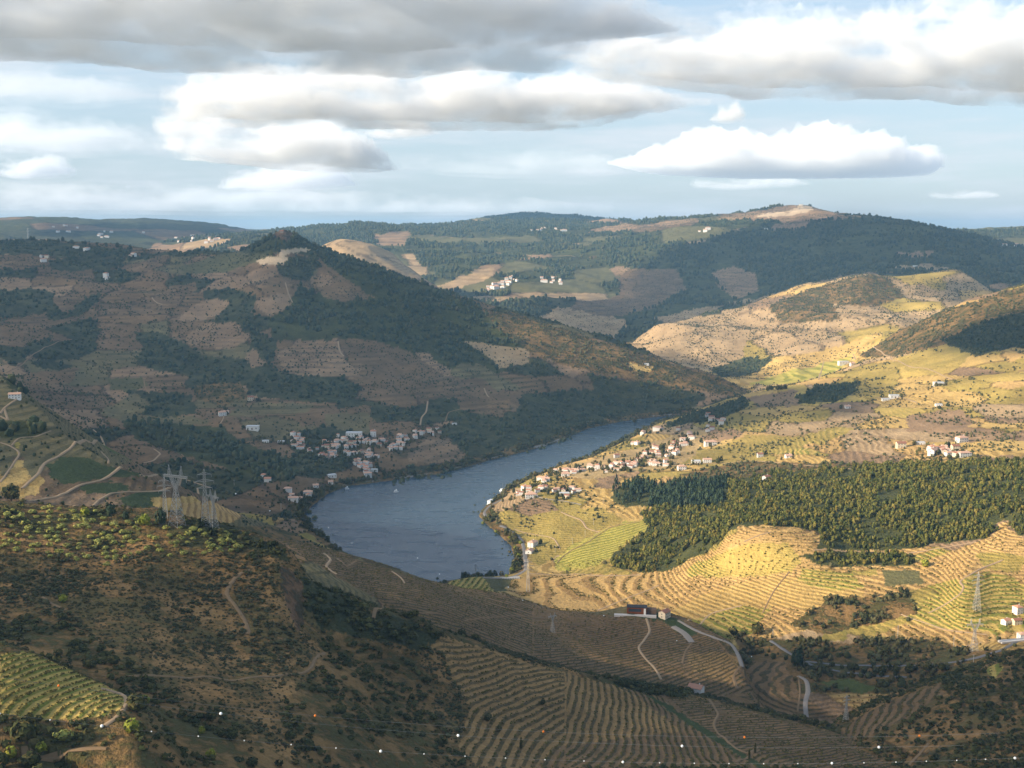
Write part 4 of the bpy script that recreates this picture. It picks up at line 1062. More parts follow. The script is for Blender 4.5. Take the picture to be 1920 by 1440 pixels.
def mass(name, pts, size, height, temps, material, label, kind='stuff', cat=None):
    """one object holding every tree or bush of a mass"""
    n = len(pts); vs, ts = [], []
    which = rng.integers(0, len(temps), n)
    ang = rng.random(n) * 6.283; tt = rng.random(n)
    for k, (tv, tn) in enumerate(temps):
        s = which == k
        if not s.any(): continue
        c, si = np.cos(ang[s])[:, None, None], np.sin(ang[s])[:, None, None]
        x = (tv[None, ..., 0] * c - tv[None, ..., 1] * si) * size[s][:, None, None] + pts[s, 0][:, None, None]
        y = (tv[None, ..., 0] * si + tv[None, ..., 1] * c) * size[s][:, None, None] + pts[s, 1][:, None, None]
        z = tv[None, ..., 2] * height[s][:, None, None] + pts[s, 2][:, None, None] - 0.15 * size[s][:, None, None]
        vs.append(np.stack([x, y, z], -1).reshape(-1, 3))
        ts.append((0.65 * tt[s][:, None] + 0.35 * tn[None, :]).reshape(-1))
    V_ = np.concatenate(vs); T_ = np.concatenate(ts)
    me = new_mesh(name, V_, np.arange(len(V_)).reshape(-1, 3), material)
    at = me.attributes.new('tone', 'FLOAT', 'FACE'); at.data.foreach_set('value', T_.astype(np.float32))
    link(name, me, kind=kind, label=label, cat=cat)
    print(name, n, 'tris', len(T_))

AREA = np.zeros((NR, NA))
AREA[:-1, :-1] = (RR[:-1] * np.diff(RR))[:, None] * np.diff(AZ)[None, :]
FR = (np.degrees(np.abs(AZ)) < 31)[None, :] & np.ones((NR, 1), bool)
def sample(weight, n, jit=1.0):
    w = (weight * AREA).ravel(); tot = w.sum()
    if tot <= 0 or n <= 0: return np.zeros((0, 3)), np.zeros(0, int)
    pick = rng.choice(len(w), size=int(n), p=w / tot)
    i, c = np.divmod(pick, NA)
    fi, fc = rng.random(len(pick)), rng.random(len(pick))
    i = np.minimum(i, NR - 2); c = np.minimum(c, NA - 2)
    r = RR[i] + (RR[i + 1] - RR[i]) * fi; a = AZ[c] + (AZ[c + 1] - AZ[c]) * fc
    x, y = r * np.sin(a), r * np.cos(a)
    return np.stack([x, y, ground(x, y)], -1), pick
def by_spacing(weight, spacing, cap=60000):
    n = min(cap, (weight * AREA).sum() / spacing ** 2)
    return sample(weight, n)
def isc(*k): return np.isin(COV, [CI[q] for q in k])
def on(*k): return np.isin(HID, [HN.index(q) for q in k])
SEE = (VIS2 & FR).astype(float)
# keep trees off roads, houses and open ground: painted in below
BLOCK = np.zeros((NR, NA), bool)

# ------------------------------------------------------------------ roads and tracks
def road_mat(name, c1, c2):
    m, nt, b, o = mat(name)
    geo = nt.nodes.new('ShaderNodeNewGeometry')
    n = noise(nt, geo.outputs['Position'], 0.4, 4)
    nt.links.new(mixc(nt, n, c1, c2), b.inputs['Base Color'])
    return m
M_TRACK = road_mat('packed_earth', (.44, .31, .18), (.30, .20, .12))
M_TRACKD = road_mat('brown_earth', (.30, .19, .095), (.20, .13, .07))
M_ASPH = road_mat('worn_asphalt', (.20, .19, .18), (.14, .13, .125))
M_GRAVEL = road_mat('pale_gravel', (.33, .28, .23), (.24, .20, .165))
M_BANK = road_mat('stone_bank', (.40, .34, .28), (.22, .19, .16))

def smooth_path(pts, step):
    P_ = np.array(pts, float)
    d = np.concatenate([[0], np.cumsum(np.hypot(*np.diff(P_[:, :2], axis=0).T))])
    s = np.arange(0, d[-1], step); s = np.append(s, d[-1])
    x = pchip(s, d, P_[:, 0]) if len(d) > 2 else np.interp(s, d, P_[:, 0])
    y = pchip(s, d, P_[:, 1]) if len(d) > 2 else np.interp(s, d, P_[:, 1])
    return np.stack([x, y], -1)

def road(name, px, width, m, lift=0.35, z=None):
    w3 = np.array([hit(*p) if z is None else np.append(pix_plane(p[0], p[1], z), z) for p in px])
    # a track drawn over hidden ground would jump: refuse long leaps
    c = smooth_path(w3, 4.0)
    t = np.gradient(c, axis=0); t /= np.linalg.norm(t, axis=1)[:, None] + 1e-9
    n = np.stack([-t[:, 1], t[:, 0]], -1)
    wob = 1 + 0.25 * (vnoise(c[:, 0] / 12, c[:, 1] / 12, 5) - .5)
    cols = []
    width = width * .55
    for k in (-1, -.5, 0, .5, 1):
        q = c + n * (k * width / 2 * wob[:, None])
        zz = np.maximum(ground(q[:, 0], q[:, 1]), 0.6) + lift * (1.0 if abs(k) < 1 else 0.35)
        cols.append(np.stack([q[:, 0], q[:, 1], zz], -1))
    V_ = np.stack(cols, 1); n_ = len(c)
    # level the road across its width
    mid = V_[:, 1:4, 2].max(1); V_[:, 1:4, 2] = mid[:, None]
    I = np.arange(n_ * 5).reshape(n_, 5)
    F = np.stack([I[:-1, :-1], I[1:, :-1], I[1:, 1:], I[:-1, 1:]], -1).reshape(-1, 4)
    link(name, new_mesh(name, V_.reshape(-1, 3), F[:, ::-1], m, True), kind='structure')
    # no trees on it
    a = np.arctan2(c[:, 0], c[:, 1]); l = np.log(np.hypot(c[:, 0], c[:, 1]))
    for dn in (-width * .7, 0, width * .7):
        q = c + n * dn
        a = np.arctan2(q[:, 0], q[:, 1]); l = np.log(np.hypot(q[:, 0], q[:, 1]))
        ci = np.clip(np.searchsorted(AZ, a), 1, NA - 2); ri = np.clip(np.searchsorted(LR, l), 1, NR - 2)
        for da in (-1, 0, 1):
            for dr in (-1, 0, 1):
                BLOCK[ri + dr, ci + da] = True

TR = [
 # near slope
 ('dirt_track', [(468,1068),(440,1085),(426,1108),(440,1135),(458,1162),(466,1190)], 5, M_TRACKD),
 ('dirt_track', [(608,1225),(585,1250),(555,1264),(470,1270),(390,1269),(300,1268),(240,1270)], 4, M_TRACKD),
 ('dirt_track', [(190,1292),(225,1302),(238,1318),(225,1340),(195,1362)], 4, M_TRACK),
 ('dirt_track', [(40,1414),(120,1414),(200,1404)], 3.5, M_TRACKD),
 ('dirt_track', [(80,1120),(115,1140)], 4, M_TRACKD),
 ('dirt_track', [(1330,1312),(1345,1335),(1340,1365),(1370,1395),(1400,1412),(1420,1400)], 4, M_TRACKD),
 ('dirt_track', [(1420,1408),(1380,1430)], 4, M_TRACKD),
 ('dirt_track', [(1740,1395),(1700,1440)], 4, M_TRACKD),
 ('dirt_track', [(700,1160),(760,1152),(820,1150)], 4, M_TRACKD),
 # vine ridge
 ('dirt_track', [(608,1038),(620,1050),(612,1062),(632,1078)], 5, M_TRACK),
 ('dirt_track', [(632,1048),(650,1062),(668,1052)], 3.5, M_TRACKD),
 ('dirt_track', [(735,1072),(752,1084),(760,1095)], 4, M_TRACK),
 ('dirt_track', [(870,1165),(960,1155),(1020,1160)], 3, M_TRACKD),
 ('dirt_track', [(1212,1160),(1218,1180),(1208,1200),(1198,1216),(1205,1228),(1225,1250),(1240,1275)], 4.5, M_TRACK),
 ('road', [(1272,1164),(1300,1180),(1340,1196),(1375,1212),(1386,1232),(1392,1252)], 7, M_GRAVEL),
 ('dirt_track', [(1390,1250),(1375,1272),(1382,1292)], 4, M_TRACKD),
 ('road', [(1262,1175),(1285,1190),(1298,1205)], 11, M_GRAVEL),
 ('dirt_track', [(1298,1205),(1285,1222),(1280,1245)], 3.5, M_TRACKD),
 ('road', [(1497,1268),(1510,1275),(1515,1295),(1510,1320),(1512,1345)], 7, M_GRAVEL),
 ('dirt_track', [(1497,1268),(1500,1300),(1495,1335)], 3, M_TRACKD),
 # valley floor roads
 ('road', [(1445,1202),(1480,1225),(1530,1250),(1600,1262),(1700,1270)], 6, M_ASPH),
 ('road', [(1500,1240),(1580,1248),(1680,1249),(1760,1245),(1820,1236),(1870,1222),(1905,1204),(1935,1190)], 7, M_ASPH),
 # right bank
 ('dirt_track', [(1052,960),(1070,968),(1092,978),(1100,990),(1125,998)], 5, M_TRACK),
 ('dirt_track', [(965,992),(1000,1002),(1040,1012),(1050,1030)], 4, M_TRACK),
 ('road', [(938,986),(960,997),(975,1010),(982,1028),(985,1050)], 9, M_ASPH),
 ('road', [(985,1050),(985,1068),(960,1082),(925,1084),(905,1083)], 8, M_GRAVEL),
 ('road', [(990,1076),(1060,1078),(1130,1080),(1200,1078)], 5, M_TRACK),
 ('dirt_track', [(1045,1055),(1060,1040),(1100,1018),(1160,985),(1200,978)], 3, M_TRACKD),
 ('dirt_track', [(1120,1145),(1180,1120),(1235,1098)], 4, M_TRACK),
 ('dirt_track', [(1290,1165),(1340,1148),(1390,1136)], 4, M_TRACK),
 ('dirt_track', [(1395,1016),(1420,1005),(1445,998)], 3, M_TRACK),
 ('dirt_track', [(1480,1072),(1450,1110),(1430,1150)], 3, M_TRACKD),
 ('dirt_track', [(1525,1032),(1600,1035),(1700,1037),(1715,1036),(1760,1028),(1830,1016)], 3.5, M_TRACK),
 ('dirt_track', [(1880,1050),(1850,1062),(1815,1080),(1800,1092),(1806,1100),(1795,1118),(1760,1140),(1740,1150)], 4, M_TRACK),
 ('dirt_track', [(1690,1152),(1740,1170),(1800,1185),(1850,1190)], 3.5, M_TRACK),
 ('dirt_track', [(1840,1205),(1800,1215),(1780,1218)], 4, M_TRACK),
 ('dirt_track', [(1290,870),(1400,865),(1480,870),(1560,876),(1620,880)], 4, M_TRACK),
 ('dirt_track', [(985,918),(1010,932),(1060,940),(1090,946)], 5, M_GRAVEL),
 ('dirt_track', [(1535,712),(1540,695),(1545,678)], 6, M_TRACK),
 ('dirt_track', [(1600,664),(1660,666),(1700,685),(1760,700),(1790,712)], 5, M_TRACK),
 ('dirt_track', [(1640,745),(1700,748),(1720,755)], 5, M_TRACK),
 ('road', [(915,972),(908,962),(920,948),(940,938)], 8, M_ASPH),
 # left fields
 ('dirt_track', [(0,776),(12,762),(40,745)], 5, M_TRACK),
 ('dirt_track', [(0,780),(15,788),(8,766)], 5, M_TRACK),
 ('dirt_track', [(40,916),(72,888),(85,868),(130,842),(155,828),(180,826),(186,815),(175,806)], 6, M_TRACK),
 ('dirt_track', [(0,830),(22,838),(36,850),(30,862),(0,905)], 4, M_TRACK),
 ('dirt_track', [(22,836),(35,822),(70,818),(95,808)], 4, M_TRACK),
 ('dirt_track', [(268,868),(290,862),(300,852),(288,842)], 6, M_TRACK),
 ('dirt_track', [(50,940),(110,930),(150,910),(190,900),(270,893),(340,896),(395,915)], 6, M_TRACK),
 ('dirt_track', [(140,950),(190,935),(210,925),(250,922),(310,918),(370,915)], 5, M_TRACK),
 ('dirt_track', [(190,848),(202,860),(203,870)], 4, M_TRACK),
 ('dirt_track', [(340,852),(355,865),(350,860)], 4, M_TRACKD),
 # left mountain
 ('dirt_track', [(535,530),(540,548),(550,570)], 6, M_TRACK),
 ('dirt_track', [(634,640),(638,660),(645,668)], 6, M_TRACK),
 ('dirt_track', [(802,753),(800,768),(790,785),(788,797)], 6, M_TRACK),
 ('dirt_track', [(908,728),(914,742),(918,745)], 6, M_TRACK),
 ('dirt_track', [(835,790),(840,775),(860,768),(900,764),(960,750)], 4, M_TRACKD),
 ('dirt_track', [(418,785),(470,779),(560,776),(600,770)], 4, M_TRACKD),
 ('dirt_track', [(285,558),(295,568),(305,571)], 6, M_TRACK),
 ('dirt_track', [(10,700),(40,685),(70,660),(110,640),(135,636)], 4, M_TRACKD),
 ('dirt_track', [(270,712),(272,725),(280,738)], 4, M_TRACKD),
 ('dirt_track', [(412,796),(418,786),(420,780)], 4, M_TRACK),
 # far
 ('dirt_track', [(1345,411),(1400,412),(1440,410),(1480,398),(1500,386)], 9, M_TRACK),
 ('dirt_track', [(1450,410),(1500,404),(1530,393),(1522,388)], 9, M_TRACK),
 ('dirt_track', [(760,468),(860,470),(1000,478),(1080,482)], 10, M_TRACK),
]
for nm, px, w_, m_ in TR:
    road(nm, px, w_, m_, lift=0.45)
# stone bank and railway ledge along the far shore
def shore_strip(name, px, inland, width, m, zc):
    w3 = np.array([np.append(pix_plane(p[0], p[1], 0), 0) for p in px]); c = smooth_path(w3, 5.0)
    t = np.gradient(c, axis=0); t /= np.linalg.norm(t, axis=1)[:, None]
    n = np.stack([-t[:, 1], t[:, 0]], -1) * inland
    a0 = c + n * 1.0; a1 = c + n * (1.0 + width)
    za = np.full(len(c), -0.5); zb = np.full(len(c), zc)
    a2 = c + n * (1 + width + 5)
    z2 = np.full(len(c), zc + .3)
    V_ = np.stack([np.column_stack([a0, za]), np.column_stack([a1, zb]), np.column_stack([a2, z2]), np.column_stack([a2 + n * 2, z2 - 3])], 1)
    I = np.arange(len(c) * 4).reshape(-1, 4)
    F = np.stack([I[:-1, :-1], I[1:, :-1], I[1:, 1:], I[:-1, 1:]], -1).reshape(-1, 4)
    link(name, new_mesh(name, V_.reshape(-1, 3), F, m), kind='structure')
FARSHORE = [(1262,779),(1215,783),(1165,790),(1100,804),(1075,815),(1040,831),(1000,842),(950,855),(900,868),(870,877),(820,889),(760,897),(700,905),(650,912),(620,922)]
shore_strip('embankment', FARSHORE, -1, 3.0, M_BANK, 2.6)

# ------------------------------------------------------------------ trees and bushes
OKW = SEE * (~BLOCK)
mid_t = [crown_template(34, 900 + k, 1.25, .50) for k in range(6)]
pine_t = [crown_template(34, 930 + k, 1.9, .46) for k in range(4)]
far_t = [solid_template(960 + k) for k in range(6)]
low_t = [crown_template(26, 980 + k, .8, .55) for k in range(5)]
near_t = [crown_template(110, 1000 + k, .85, .30) for k in range(6)]
vine_t = [crown_template(9, 1020 + k, 1.0, .75) for k in range(5)]

def grow(name, weight, spacing, s0, s1, hf, temps, m, label, cap=60000):
    p, k = by_spacing(weight, spacing, cap)
    if not len(p): return
    s = s0 + (s1 - s0) * rng.random(len(p)) ** 1.4
    mass(name, p, s, s * hf * (0.8 + 0.5 * rng.random(len(p))), temps, m, label)
d_var = fbm(GX / 28, GY / 28, 701, 3)
clump = np.clip((d_var - .36) * 5, 0.12, 1)
PINEZ = in_poly(U, V, [(1140,905),(1360,900),(1360,952),(1140,955)])
grow('broadleaf_wood', OKW * isc('forest') * on('farms') * np.clip((d_var - .30) * 4, 0.06, 1) * ~PINEZ, 3.1, .7, 2.7, 1.3, mid_t, M_WOOD, 'dense green wood on the right bank above the golden terraces')
grow('pine_wood', OKW * isc('forest') * on('farms') * clump * PINEZ, 4.8, 1.7, 3.2, 1.4, pine_t, M_PINE, 'dark blue green pine grove between the village and the green wood')
grow('hillside_wood', OKW * isc('forest') * on('mountain', 'leftfields') * clump, 10.0, 3.0, 6.0, 1.1, far_t, M_HILL, 'dark wood covering the right flank and gullies of the left mountain', 26000)
grow('hillside_scrub', OKW * isc('dark') * on('mountain', 'goldhill', 'barehill', 'leftfields') * clump, 10.5, 2.4, 5.0, .9, far_t, M_HILL, 'dark scrub patches between the fields of the left mountain', 26000)
grow('far_forest', OKW * isc('forest', 'dark') * on('bigmountain', 'farcentre', 'farridge', 'farright') * np.clip((fbm(GX / 120, GY / 120, 703, 4) - .38) * 6, .08, 1), 17.0, 4, 8, 1.3, far_t, M_HILL, 'far forest on the big mountain and the distant hills', 52000)
grow('slope_scrub', OKW * isc('scrub') * on('mountain', 'goldhill', 'farms') * clump, 8.5, 1.6, 3.4, .9, far_t, M_SCRUB, 'dotted olive and scrub cover on the sunny slopes', 26000)
grow('farm_bushes', OKW * isc('golden', 'straw', 'yellow', 'fawn', 'green', 'pink', 'brown', 'olive', 'soil', 'purple') * on('farms', 'goldhill', 'mountain', 'leftfields') * (EDGE > 0), 11, 1.2, 3.0, .9, far_t, M_SCRUB, 'bushes and small trees along the field edges', 26000)
grow('farm_scatter', OKW * isc('golden', 'straw', 'yellow', 'fawn', 'green', 'pink', 'brown', 'olive') * on('farms', 'goldhill', 'mountain') * np.clip((fbm(GX / 60, GY / 60, 711, 3) - .48) * 8, 0, 1) * (RR[:, None] > 1500), 9.5, .9, 2.4, .9, far_t, M_SCRUB, 'scattered bushes in the fields', 30000)
grow('valley_trees', OKW * isc('dark') * on('farms') * (RR[:, None] < 1250), 9.0, 1.6, 4.0, 1.0, mid_t, M_DSCRUB, 'dark trees and bushes on the shaded valley floor', 9000)
grow('farm_groves', OKW * isc('dark') * on('farms') * (RR[:, None] >= 1250), 7.5, 1.4, 3.4, 1.1, far_t, M_HILL, 'dark groves on the right slope', 12000)
grow('valley_scrub', OKW * isc('scrub') * on('farms') * (RR[:, None] < 1300) * clump, 7.0, 1.0, 3.2, .95, mid_t, M_SCRUB, 'scrub on the valley floor and gully', 9000)
grow('near_scrub', OKW * isc('scrub') * on('near', 'spur', 'scrub') * clump ** 1.5, 3.8, .8, 2.3, .8, low_t, M_DSCRUB, 'scrub covering the near slopes', 30000)
grow('near_dark_scrub', OKW * isc('dark') * on('near', 'scrub') * clump, 3.6, 1.2, 3.0, .9, low_t, M_DSCRUB, 'dense dark bushes in the near gully', 20000)
grow('field_dots', OKW * isc('brown', 'olive', 'fawn', 'purple', 'green', 'scrub', 'pink') * on('mountain', 'leftfields', 'goldhill', 'bigmountain'), 17, .9, 2.2, .9, far_t, M_HILL, 'small bushes dotted over the fields of the left mountain', 30000)
grow('scrub_hill_bushes', OKW * isc('scrub', 'dry') * on('scrub'), 6.0, 1.0, 2.6, .9, low_t, M_DSCRUB, 'dark bushes scattered over the lower right hillside', 6000)
grow('near_clumps', OKW * isc('dry') * on('near', 'spur') * np.clip((fbm(GX / 22, GY / 30, 741, 3) - .5) * 7, 0, 1), 3.4, .7, 2.0, .75, low_t, M_SCRUB, 'dark bush clumps over the dry near slope', 9000)
grow('dry_tufts', OKW * isc('dry') * on('near', 'spur'), 2.6, .35, 1.0, .7, low_t, M_SCRUB, 'dry tufts on the near slope', 24000)
# vine rows
ph = PHASE - np.floor(PHASE)
row = ((ph > .12) & (ph < .40))
rowcov = isc('goldvine', 'vines', 'purple', 'terrace')
grow('vine_rows', OKW * rowcov * row * on('near', 'vineridge', 'scrub') * (RR[:, None] < 1250), 1.9, .35, .75, .9, vine_t, M_VINE, 'vine rows planted along the near terraces', 36000)
grow('spur_vine_rows', OKW * rowcov * row * on('spur'), .8, .28, .5, 1.0, vine_t, M_VINE, 'sunlit vine rows on the small spur at the lower left', 16000)
grow('farm_vine_rows', OKW * isc('goldvine', 'vines', 'golden') * row * on('farms') * (RR[:, None] < 1450), 2.5, .5, 1.0, .9, vine_t, M_VINE, 'vine rows on the sunlit terraces of the right bank', 30000)
# bushes along the river bank
grow('bank_bushes', OKW * (SDR > 2) * (SDR < 16) * (Z < 14) * np.clip((fbm(GX / 35, GY / 35, 721, 2) - .35) * 6, 0, 1), 6.0, 1.6, 4.2, .95, mid_t, M_DSCRUB, 'trees and bushes lining both river banks', 6000)

# individual near olive trees and bushes, one object each
def leaf_mesh(name, seed, T, flat, tri, m):
    v, t = crown_template(T, seed, flat, tri)
    me = new_mesh(name, v.reshape(-1, 3), np.arange(T * 3).reshape(-1, 3), m)
    at = me.attributes.new('tone', 'FLOAT', 'FACE'); at.data.foreach_set('value', t.astype(np.float32))
    return me
def trunk_mesh(seed, h=1.0, r=.09):
    g = random.Random(seed); vs, fs = [], []
    def limb(p0, p1, r0, r1, n=6):
        b = len(vs)
        for p, rr in ((p0, r0), (p1, r1)):
            for k in range(n):
                a = 6.283 * k / n; vs.append((p[0] + rr * cos(a), p[1] + rr * sin(a), p[2]))
        for k in range(n):
            fs.append((b + k, b + (k + 1) % n, b + n + (k + 1) % n, b + n + k))
    top = (g.uniform(-.06, .06), g.uniform(-.06, .06), h * .55)
    limb((0, 0, -.25), top, r, r * .7)
    for k in range(3):
        a = k * 2.1 + g.random()
        limb(top, (top[0] + .35 * cos(a), top[1] + .35 * sin(a), h * 1.0), r * .55, r * .25)
    return new_mesh('trunk', np.array(vs), np.array(fs), M_BARK)
def unit_tree(kind, name, m, k, T, flat, tri, trunk_h):
    cr = leaf_mesh('crown', 2000 + k * 17 + len(kind), T, flat, tri, m)
    v = np.zeros(len(cr.vertices) * 3, np.float32); cr.vertices.foreach_get('co', v); v = v.reshape(-1, 3)
    v[:, 2] += trunk_h; cr.vertices.foreach_set('co', v.ravel()); cr.update()
    return cr, trunk_mesh(k + 5, max(trunk_h * 1.6, .5), .10 if trunk_h > .3 else .07)
PROTO = {
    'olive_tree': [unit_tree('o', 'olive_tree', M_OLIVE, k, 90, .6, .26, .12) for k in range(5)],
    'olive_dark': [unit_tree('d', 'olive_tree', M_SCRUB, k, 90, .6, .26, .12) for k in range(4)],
    'oak_tree': [unit_tree('k', 'oak_tree', M_DSCRUB, k, 170, 1.0, .26, .35) for k in range(4)],
    'pine_tree': [unit_tree('p', 'pine_tree', M_PINE, k, 170, 1.6, .24, .55) for k in range(3)],
    'green_tree': [unit_tree('g', 'green_tree', M_BRIGHT, k, 150, .95, .26, .2) for k in range(3)],
    'cypress': [unit_tree('c', 'cypress', M_DSCRUB, k, 150, 4.2, .34, .3) for k in range(2)],
}
def plant(proto, name, pos, size, label, cat, group, hf=1.0):
    cr, tr = PROTO[proto][rng.integers(0, len(PROTO[proto]))]
    e = link(name, None, label=label, cat=cat, group=group, loc=(pos[0], pos[1], pos[2] - .1 * size))
    e.rotation_euler = (0, 0, float(rng.random() * 6.28)); e.scale = (size, size, size * hf)
    link('crown', cr, parent=e); link('trunk', tr, parent=e)
    return e
def plant_at(u, v, size, proto, name, label, cat, group=None, hf=1.0):
    return plant(proto, name, hit(u, v), size, label, cat, group, hf)

def rows_in(polygon, spacing, n, hill='near'):
    """orchard rows on the ground inside an outline in the photograph"""
    us = [p[0] for p in polygon]; vs = [p[1] for p in polygon]
    m = VIS2 & on(hill) & (PU > min(us)) & (PU < max(us)) & (PV > min(vs)) & (PV < max(vs)); ii = np.nonzero(m)
    q = in_poly(PU[ii], PV[ii], polygon); x, y = GX[ii][q], GY[ii][q]
    ca, sa = cos(.35), sin(.35)
    a, b = (x * ca + y * sa) / spacing, (-x * sa + y * ca) / spacing
    cells = {}
    for aa, bb in set(zip(np.round(a).astype(int).tolist(), np.round(b).astype(int).tolist())):
        X, Y = (aa + rng.normal() * .27) * spacing, (bb + rng.normal() * .27) * spacing
        cells[(aa, bb)] = (X * ca - Y * sa, X * sa + Y * ca)
    P_ = list(cells.values()); rng.shuffle(P_)
    P_ = np.array(P_[:n]); z = ground(P_[:, 0], P_[:, 1])
    return np.column_stack([P_, z])
ORCH_TOP = [(0,952),(120,955),(230,965),(330,990),(440,1000),(450,1030),(380,1042),(250,1035),(200,1060),(100,1040),(0,1030)]
ORCH_LOW = [(0,1035),(100,1045),(200,1062),(260,1040),(380,1046),(480,1050),(430,1110),(330,1150),(180,1140),(60,1120),(0,1130)]
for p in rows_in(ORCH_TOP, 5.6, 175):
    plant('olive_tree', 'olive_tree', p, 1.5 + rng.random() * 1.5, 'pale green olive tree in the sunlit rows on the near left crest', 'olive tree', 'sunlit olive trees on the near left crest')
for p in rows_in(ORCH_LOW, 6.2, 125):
    plant('olive_dark', 'olive_tree', p, 1.2 + rng.random() * 1.2, 'shade darkened olive tree in the shaded rows below the near left crest', 'olive tree', 'shaded olive trees below the near left crest')  # darker foliage than the crest rows: their shade is in the colour
bush_spots = by_spacing(OKW * isc('scrub', 'dark') * on('near') * clump * (PV > 1130) * (PV < 1440), 1, 120)[0]
for p in bush_spots:
    plant('oak_tree', 'bush', p, 1.8 + rng.random() * 1.8, 'big dark evergreen bush in the shaded brown scrub of the near slope', 'bush', 'big dark bushes on the near slope', .8)
# single trees one can point at
plant_at(22, 940, 7.5, 'oak_tree', 'oak_tree', 'big dark round tree on the near crest at the left edge', 'tree')
for (u, v, s, pr, lab) in [
    (160, 966, 3.2, 'green_tree', 'yellow green tree on the near crest, furthest left of the sunlit trees'),
    (208, 972, 3.6, 'pine_tree', 'dark pine on the near crest between two yellow green trees'),
    (236, 978, 2.6, 'pine_tree', 'short dark pine on the crest just left of the bright green tree'),
    (272, 985, 4.6, 'green_tree', 'bright green tree on the near crest left of the larger pylon'),
    (302, 988, 4.0, 'pine_tree', 'dark pine right beside the foot of the larger near pylon'),
    (118, 1128, 2.6, 'green_tree', 'single yellow tree alone on the shaded brown slope'),
    (258, 1336, 4.0, 'oak_tree', 'large round bush at the bend of the track beside the sunlit vines'),
    (272, 1320, 2.4, 'green_tree', 'lit yellow green bush behind the large round bush at the track bend'),
    (50, 1395, 5.0, 'oak_tree', 'wide dark bush below the sunlit vines near the left edge'),
    (120, 1385, 3.6, 'olive_tree', 'grey olive tree below the sunlit vines beside the wide dark bush'),
    (78, 1410, 2.2, 'green_tree', 'small bright green bush in front of the wide dark bush'),
    (20, 1420, 2.4, 'green_tree', 'bright yellow green bush in the bottom left corner'),
    (248, 1372, 3.0, 'green_tree', 'bright green bush right of the track below the large round bush'),
    (378, 1375, 1.8, 'green_tree', 'small bright green bush in the dark scrub, bottom left centre'),
    (395, 1420, 2.2, 'green_tree', 'bright green bush at the bottom edge left of centre'),
    (915, 1352, 2.6, 'oak_tree', 'round dark tree standing alone in the near golden terraces'),
    (1018, 1322, 2.2, 'oak_tree', 'dark tree in the gully that splits the near terraces'),
    (935, 1372, 2.0, 'oak_tree', 'smaller dark bush just below the round tree in the terraces'),
    (1735, 1062, 4.6, 'green_tree', 'lone round green tree on the sunlit golden slope at the right'),
    (1375, 1192, 5.0, 'oak_tree', 'dark round tree at the foot of the golden terraces, left of a pair'),
    (1420, 1190, 6.5, 'oak_tree', 'broad green tree at the foot of the golden terraces, right of a pair'),
    (1495, 1252, 6.0, 'pine_tree', 'tall dark tree at the top of the straight pale road'),
    (1780, 862, 4.0, 'oak_tree', 'left dark round tree of a pair beside the hamlet on the right'),
    (1796, 858, 3.0, 'oak_tree', 'right dark round tree of a pair beside the hamlet on the right'),
    (1376, 858, 3.6, 'olive_dark', 'lone spreading tree on the field road above the wood'),
]:
    nm = {'green_tree': 'tree', 'oak_tree': 'tree', 'pine_tree': 'pine_tree', 'olive_tree': 'olive_tree', 'olive_dark': 'tree'}[pr]
    plant_at(u, v, s, pr, nm, lab, 'tree' if 'bush' not in lab else 'bush')
plant_at(977, 1404, 0.9, 'cypress', 'cypress_tree', 'thin dark cypress beside the track below the near terraces', 'cypress')
plant_at(1405, 1424, 0.9, 'cypress', 'cypress_tree', 'left of two thin cypresses where the near tracks cross', 'cypress')
plant_at(1416, 1412, 0.9, 'cypress', 'cypress_tree', 'right of two thin cypresses where the near tracks cross', 'cypress')
# roadside trees on the valley floor and along the bank
for u, v, s in [(1600,1256,4),(1655,1262,4.5),(1680,1262,4),(1705,1262,5),(1740,1258,5),(1765,1258,4.2),(1660,1226,4),(1722,1225,3.5),(1535,1268,3),(1560,1250,3)]:
    plant_at(u, v, s * .85, 'oak_tree', 'tree', 'dark tree standing beside the shaded valley road', 'tree', 'trees beside the shaded valley road')
for u, v, s in [(968,1062,3.4),(972,1046,3.6),(966,1030,3),(960,1072,3.2),(976,1020,3),(950,1083,2.6),(930,1000,2.4),(1735+0-780,1010,2.2),(905,985,2.6)]:
    plant_at(u, v, s, 'green_tree', 'tree', 'yellow green tree lining the right river bank below the road', 'tree', 'trees lining the right river bank')
for u, v, s in [(570,950,5),(590,935,5.5),(600,925,5),(582,940,4.5),(560,958,4),(612,918,4),(1190,797,5),(1062,818,5)]:
    plant_at(u, v, s, 'oak_tree', 'tree', 'dark leafy tree on the shaded left river bank', 'tree', 'trees on the shaded left river bank')
for u, v, s in [(1318,908,4.5),(1190,912,4),(1215,910,4.5),(1240,915,4),(1265,905,4.5),(1290,905,4.2),(1168,920,4)]:
    plant_at(u, v, s * .7, 'pine_tree', 'pine_tree', 'tall pine at the upper edge of the dark pine grove', 'tree', 'tall pines of the dark grove')
for u, v in [(20,446),(28,446),(40,447),(58,449),(64,449),(110,452),(118,451),(135,455),(160,457),(182,459),(200,461),(220,463),(244,465)]:
    plant_at(u, v + 3, 3.6 + rng.random() * 2, 'pine_tree', 'pine_tree', 'far pine on the left plateau skyline', 'tree', 'pines on the left plateau skyline')
for u, v in [(1440,729),(1446,728),(1464,727),(1472,726),(1458,728)]:
    plant_at(u, v + 4, 5.5, 'oak_tree', 'tree', 'dark tree in a row on the crest above the river bend', 'tree', 'trees in a row on the crest above the river bend')

